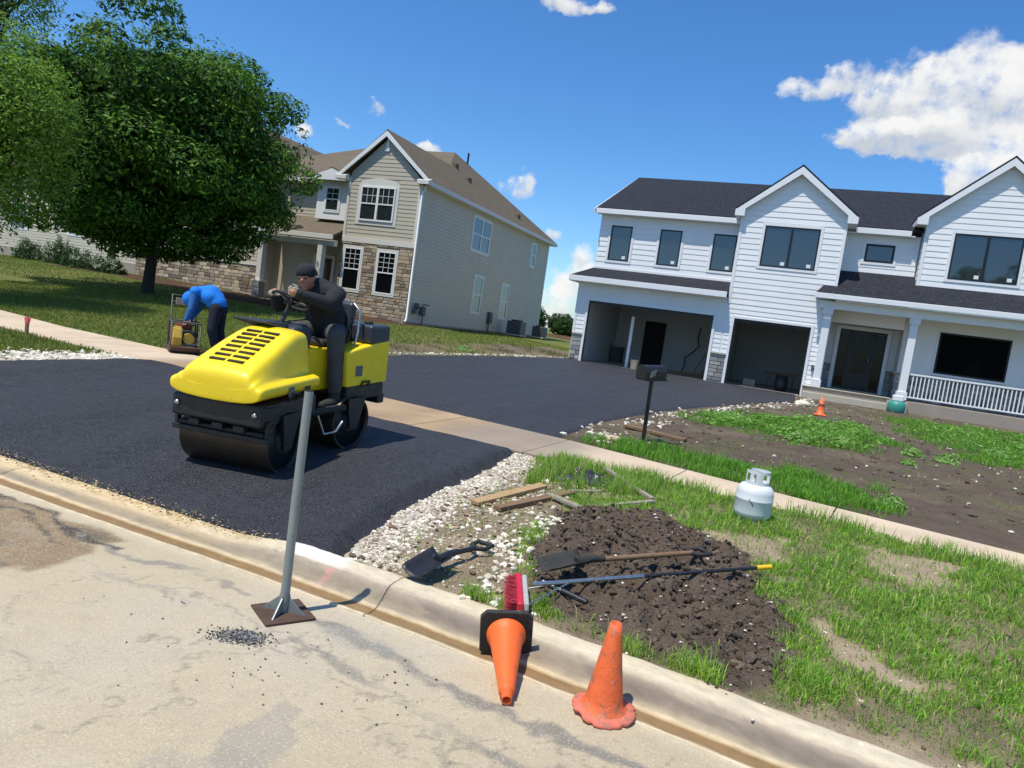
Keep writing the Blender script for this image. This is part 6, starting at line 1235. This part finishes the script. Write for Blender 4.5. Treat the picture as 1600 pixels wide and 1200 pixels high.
def leafquads(P, N, size, rngs, C, name, m='leaf', parent=None, kind=None, aspect=.75):
    """P centres, N normals; folded diamond leaves"""
    n = len(P); N = N/np.linalg.norm(N, axis=1, keepdims=True).clip(1e-6); t = rng.normal(size=(n, 3)); t -= (t*N).sum(1, keepdims=True)*N; t /= np.linalg.norm(t, axis=1, keepdims=True); b = np.cross(N, t); s = np.asarray(size).reshape(-1, 1)
    V = np.stack([P-t*s, P+b*s*aspect*.55+N*s*.12-t*s*.1, P+t*s, P-b*s*aspect*.55+N*s*.12-t*s*.1], 1); i = (np.arange(n)*4)[:, None]; F = np.concatenate([i+[0, 1, 2], i+[0, 2, 3]])
    o = npmesh(name, V.reshape(-1, 3), F, m, np.repeat(C[:, None], 4, 1).reshape(-1, 3), parent=parent)
    if kind: tag(o, kind=kind)
    return o
def tree(label, base, trunk_h, r0_, center, radii, lumps, per, leaf, cols, lump_r=(.8, 1.35), limbs=9, droop=0, inner=9000, seed=1, cat='tree', flatb=None, name='tree'):
    global rng; keep = rng; rng = np.random.default_rng(seed); bz = float(terr(base[0], base[1]))
    T = thing(name, label, cat, (base[0], base[1], bz)); c = np.array(center); R = np.array(radii)
    mb = MB(); top = Vector((base[0]+.1, base[1], bz+trunk_h)); b0 = Vector((base[0], base[1], bz-.05))
    mb.tube([b0, b0+Vector((0, 0, .15)), b0.lerp(top, .3), b0.lerp(top, .7), top, Vector(c)+Vector((0, 0, R[2]*.3))], [r0_*1.7, r0_*1.15, r0_, r0_*.9, r0_*.85, r0_*.3], 14); mb.build('trunk', 'bark', T)
    mb = MB()
    for k in range(limbs):
        a = k*2.4; el = .25+.5*((k*.37) % 1); e = Vector(c)+Vector((math.cos(a)*R[0]*.72, math.sin(a)*R[1]*.72, (el-.45)*R[2])); m_ = top.lerp(e, .45)+Vector((0, 0, .35)); mb.tube([top.lerp(b0, .12), m_, e], [r0_*.5, r0_*.3, r0_*.08], 8)
    mb.build('limbs', 'bark', T)
    # lumps sit over the whole crown surface and partly inside
    P = []; N = []; C = []
    L = []; g = (1+5**.5)/2
    for i in range(lumps):
        t = (i+.5)/lumps; ph = math.acos(1-2*t); th = 2*math.pi*i/g; d = np.array([math.cos(th)*math.sin(ph), math.sin(th)*math.sin(ph), math.cos(ph)])+rng.normal(0, .10, 3)
        rr = rng.uniform(.66, 1.0)
        p = c+d*R*rr
        if flatb is not None and p[2] < flatb: p[2] = flatb+rng.uniform(0, .5)
        L.append((p, rng.uniform(*lump_r), d))
    for p, lr, d in L:
        n = int(per*rng.uniform(.7, 1.3)*(lr/np.mean(lump_r))**2); v = rng.normal(size=(n, 3)); v /= np.linalg.norm(v, axis=1, keepdims=True); k = (v@(d/np.linalg.norm(d)) > -.2) | (v[:, 2] > .45); v = v[k]; n = len(v)
        q = p+v*lr*np.array([1, 1, .62 if droop == 0 else .8])*rng.uniform(.45, 1.12, (n, 1))**.5
        if droop: q[:, 2] -= droop*rng.random(n)**1.5*(v[:, 2] < .2)*lr
        cc = np.array(cols)[rng.integers(0, len(cols), n)]*rng.uniform(.75, 1.25, (n, 1))*rng.uniform(.85, 1.15)
        P.append(q); N.append(v*.8+np.array([0, 0, .7])+rng.normal(0, .45, (n, 3))); C.append(cc)
    # sprigs poking from the outline
    n = lumps*26; v = rng.normal(size=(n, 3)); v /= np.linalg.norm(v, axis=1, keepdims=True); base_p = c+v*R*(1.0+.09*rng.random((n, 1)))
    k = base_p[:, 2] > (flatb or -9); P.append(base_p[k]); N.append(v[k]+rng.normal(0, .6, (k.sum(), 3))); C.append(np.array(cols)[rng.integers(0, len(cols), k.sum())])
    v = rng.normal(size=(inner, 3)); v /= np.linalg.norm(v, axis=1, keepdims=True); q = c+v*R*(.35+.45*rng.random((inner, 1))); 
    if flatb is not None: q[:, 2] = np.maximum(q[:, 2], flatb+.1)
    P = np.concatenate(P); N = np.concatenate(N); C = np.concatenate(C)
    leafquads(P, N, leaf*rng.uniform(.6, 1.25, len(P)), None, C, 'crown', parent=T)
    leafquads(q, v+rng.normal(0, .5, v.shape), leaf*2.2*rng.uniform(.8, 1.3, inner), None, np.tile(np.array(cols[0])*.8, (inner, 1)), 'inner_light_block', parent=T)  # oversized, darkened leaves added to block light inside the crown
    rng = keep; return T
MP = [(.055, .135, .014), (.095, .215, .024), (.19, .36, .045), (.026, .065, .010)]
tree('large dark maple with a full rounded crown on the left lawn', (-22.35, 19.45), 1.9, .20, (-22.55, 19.5, 6.05), (5.0, 5.2, 3.95), 110, 950, .10, MP, (.5, 1.5), flatb=2.6, seed=3, inner=14000)
tree('nearer tree with feathery drooping light green foliage at the left edge', (-19.4, 10.4), 2.5, .16, (-19.0, 10.9, 4.7), (2.3, 2.5, 2.3), 90, 330, .06, [(.17, .30, .035), (.24, .38, .06), (.12, .22, .03)], (.4, .8), droop=1.2, seed=5, inner=4000)
tree('upper feathery tree top hanging in at the top left corner', (-21.2, 12.6), 6.0, .14, (-22.1, 12.8, 9.3), (1.6, 2.0, 1.4), 46, 260, .06, [(.17, .30, .035), (.24, .38, .06), (.12, .22, .03)], (.4, .8), droop=1.3, seed=8, inner=1200)
for i, (x, y, lab) in enumerate(((13.0, -18, 'tall tree across the street, mirrored in the left half of the right gable window'), (17.2, -20, 'tall tree across the street, mirrored in the right half of the right gable window'))):
    tree(lab, (x, y), 4, .25, (x, y, 6.6), (2.4, 2.4, 4.8+i*.8), 50, 160, .2, MP, (.7, 1.2), limbs=5, seed=60+i, inner=2500)
for i, (x, y, h, r, lab) in enumerate(((-41.5, 112, 3.3, 2.2, 'tall dark background tree right behind the beige house corner'), (-38.3, 118, 2.5, 2.2, 'lower background tree in the middle of the gap between the houses'), (-36.0, 115, 1.9, 2.0, 'small background tree nearest the white house in the gap'), (-47, 120, 3.6, 3, 'background tree mostly behind the beige house'), (-32.5, 121, 2.0, 2.6, 'background tree behind the white garage corner'), (-34.4, 119, 2.6, 1.6, 'slim background tree beside the white house corner'))):
    tree(lab, (x, y), 1.2, .15, (x, y, h*.62+.9), (r, r, h*.72), 36, 110, .22, [(.04, .09, .02), (.055, .11, .025)], (.5, .9), limbs=4, seed=20+i, inner=900)
def shrub(label, x, y, r, h, cols, flowers=0, seed=1, name='shrub', leaf=.06, n=2200, group=None, cat='shrub'):
    g = np.random.default_rng(seed); z = float(terr(x, y)); T = thing(name, label, cat, (x, y, z), group=group)
    v = g.normal(size=(n, 3)); v /= np.linalg.norm(v, axis=1, keepdims=True); v[:, 2] = np.abs(v[:, 2]); bump = .8+.45*np.sin(v[:, 0]*5+seed)*np.cos(v[:, 1]*4+seed*2)*.5+g.uniform(-.15, .15, n)
    P = np.array([x, y, z])+v*np.array([r, r*.8, h])*(bump*g.uniform(.75, 1, n))[:, None]; C = np.array(cols)[g.integers(0, len(cols), n)]*g.uniform(.7, 1.3, (n, 1))
    leafquads(P, v+g.normal(0, .5, v.shape), leaf*g.uniform(.6, 1.3, n), None, C, 'foliage', parent=T)
    if flowers:
        k = g.integers(0, n, flowers); k = k[v[k, 2] > .25]; q = []; 
        for c in P[k]: m = g.normal(size=(9, 3))*.05; q.append(c+m+np.array([0, -.03, .04]))
        q = np.concatenate(q); leafquads(q, g.normal(size=q.shape)+[0, 0, 1], np.full(len(q), .05), None, np.tile(np.array([.62, .66, .5]), (len(q), 1)), 'blossoms', parent=T)
    mb = MB(); [mb.tube([(x+math.cos(a)*.05, y+math.sin(a)*.05, z-.02), (x+math.cos(a)*r*.5, y+math.sin(a)*r*.5, z+h*.6)], .012, 5) for a in np.linspace(0, 5.2, 6)]; mb.build('stems', 'bark', T)
SC = [(.05, .10, .03), (.035, .075, .02), (.07, .12, .035)]
for i, (x, y, r, h, fl, lab) in enumerate(((-36.8, 26.2, .8, 1.6, 60, 'tall white-flowering shrub furthest left in the foundation bed'), (-35.5, 26.0, .7, 1.3, 0, 'dark rounded shrub between the flowering ones'), (-33.9, 25.6, .9, .95, 90, 'wide low white-flowering shrub in the middle of the bed'), (-32.4, 25.4, .8, .85, 90, 'white-flowering shrub left of the stone wall'), (-31.2, 25.2, .7, .75, 60, 'smallest white-flowering shrub at the end of the stone wall'), (-39.5, 26.5, 1.0, 1.3, 0, 'broad dark shrub against the grey house'), (-33.0, 26.4, .3, 2.0, 0, 'slim upright evergreen behind the flowering shrubs'))):
    shrub(lab, x, y, r, h, SC, fl, seed=40+i)
def weeds():
    k = 0
    spots = [(2.1, 13.7, .20, 'leafy pale green weed clump on bare soil, left of the pair'), (2.55, 13.5, .22, 'leafy pale green weed clump on bare soil, right of the pair'), (1.85, 12.3, .12, 'small grey-green weed below the pair of leafy clumps'), (1.16, 8.35, .16, 'spiky grass-like weed at the upper edge of the walk'), (.25, 12.9, .22, 'broad weed at the lower edge of the left green patch'), (1.0, 13.4, .2, 'broad weed near the right end of the left green patch'), (-.9, 14.6, .22, 'broad weed in the left end of the green patch by the drive'), (3.9, 16.3, .25, 'broad weed at the left edge of the right green patch'), (4.8, 17.4, .28, 'large weed in the right green patch near the railing'), (5.4, 16.0, .26, 'large weed at the right frame edge'), (-9.9, 20.8, .3, 'bright green weed at the far edge of the driveway'), (-9.7, 12.6, .22, 'brown-green weed tuft beside the roller at the drive edge')]
    for x, y, r, lab in spots:
        g = np.random.default_rng(90+k); n = 130; k += 1; z = float(terrd(np.array([x]), np.array([y]))[0]); T = thing('weed', lab, 'weed', (x, y, z), group='single weeds')
        a = g.uniform(0, 6.28, n); rr = r*np.sqrt(g.random(n)); P = np.stack([x+np.cos(a)*rr, y+np.sin(a)*rr, z+.02+(1-(rr/r)**2)*r*.7*g.uniform(.5, 1, n)], -1)
        leafquads(P, np.stack([np.cos(a)*.6, np.sin(a)*.6, np.ones(n)], -1)+g.normal(0, .3, (n, 3)), g.uniform(.02, .05, n)*(1.2 if r > .18 else .8), None, np.array([(.24, .42, .10), (.32, .48, .15), (.16, .32, .06)])[g.integers(0, 3, n)], 'leaves', parent=T)
        m = 60; q = rng.normal(0, r*.35, (m, 2)); o = blades('stalks', x+q[:, 0], y+q[:, 1], g.uniform(.05, .16, m), .007, GC[:3], .9, kind='stuff'); o.parent = T; o.matrix_parent_inverse = W[T.name].inverted()
    # leafy ground cover filling the green patches
    P = []
    for w in WEED[:2]:
        xs = [p[0] for p in w]; ys = [p[1] for p in w]; x, y = sample(9000, (min(xs), min(8, max(xs)), min(ys), min(26, max(ys))), lambda x, y: sstep(-.1, .4, dpoly(x, y, w)+(fbm(x*1.6, y*1.6, 4)-.5)*1.3)*sstep(.42, .58, fbm(x*2.2+5, y*2.2, 3)))
        P.append(np.stack([x, y, terrd(x, y)+rng.uniform(.02, .13, len(x))], -1))
    P = np.concatenate(P); n = len(P); leafquads(P, rng.normal(0, .4, (n, 3))+[0, 0, 1], rng.uniform(.025, .06, n), None, np.array([(.20, .40, .06), (.27, .46, .10), (.13, .30, .045)])[rng.integers(0, 3, n)]*rng.uniform(.7, 1.3, (n, 1)), 'weed_cover', kind='stuff')
weeds()
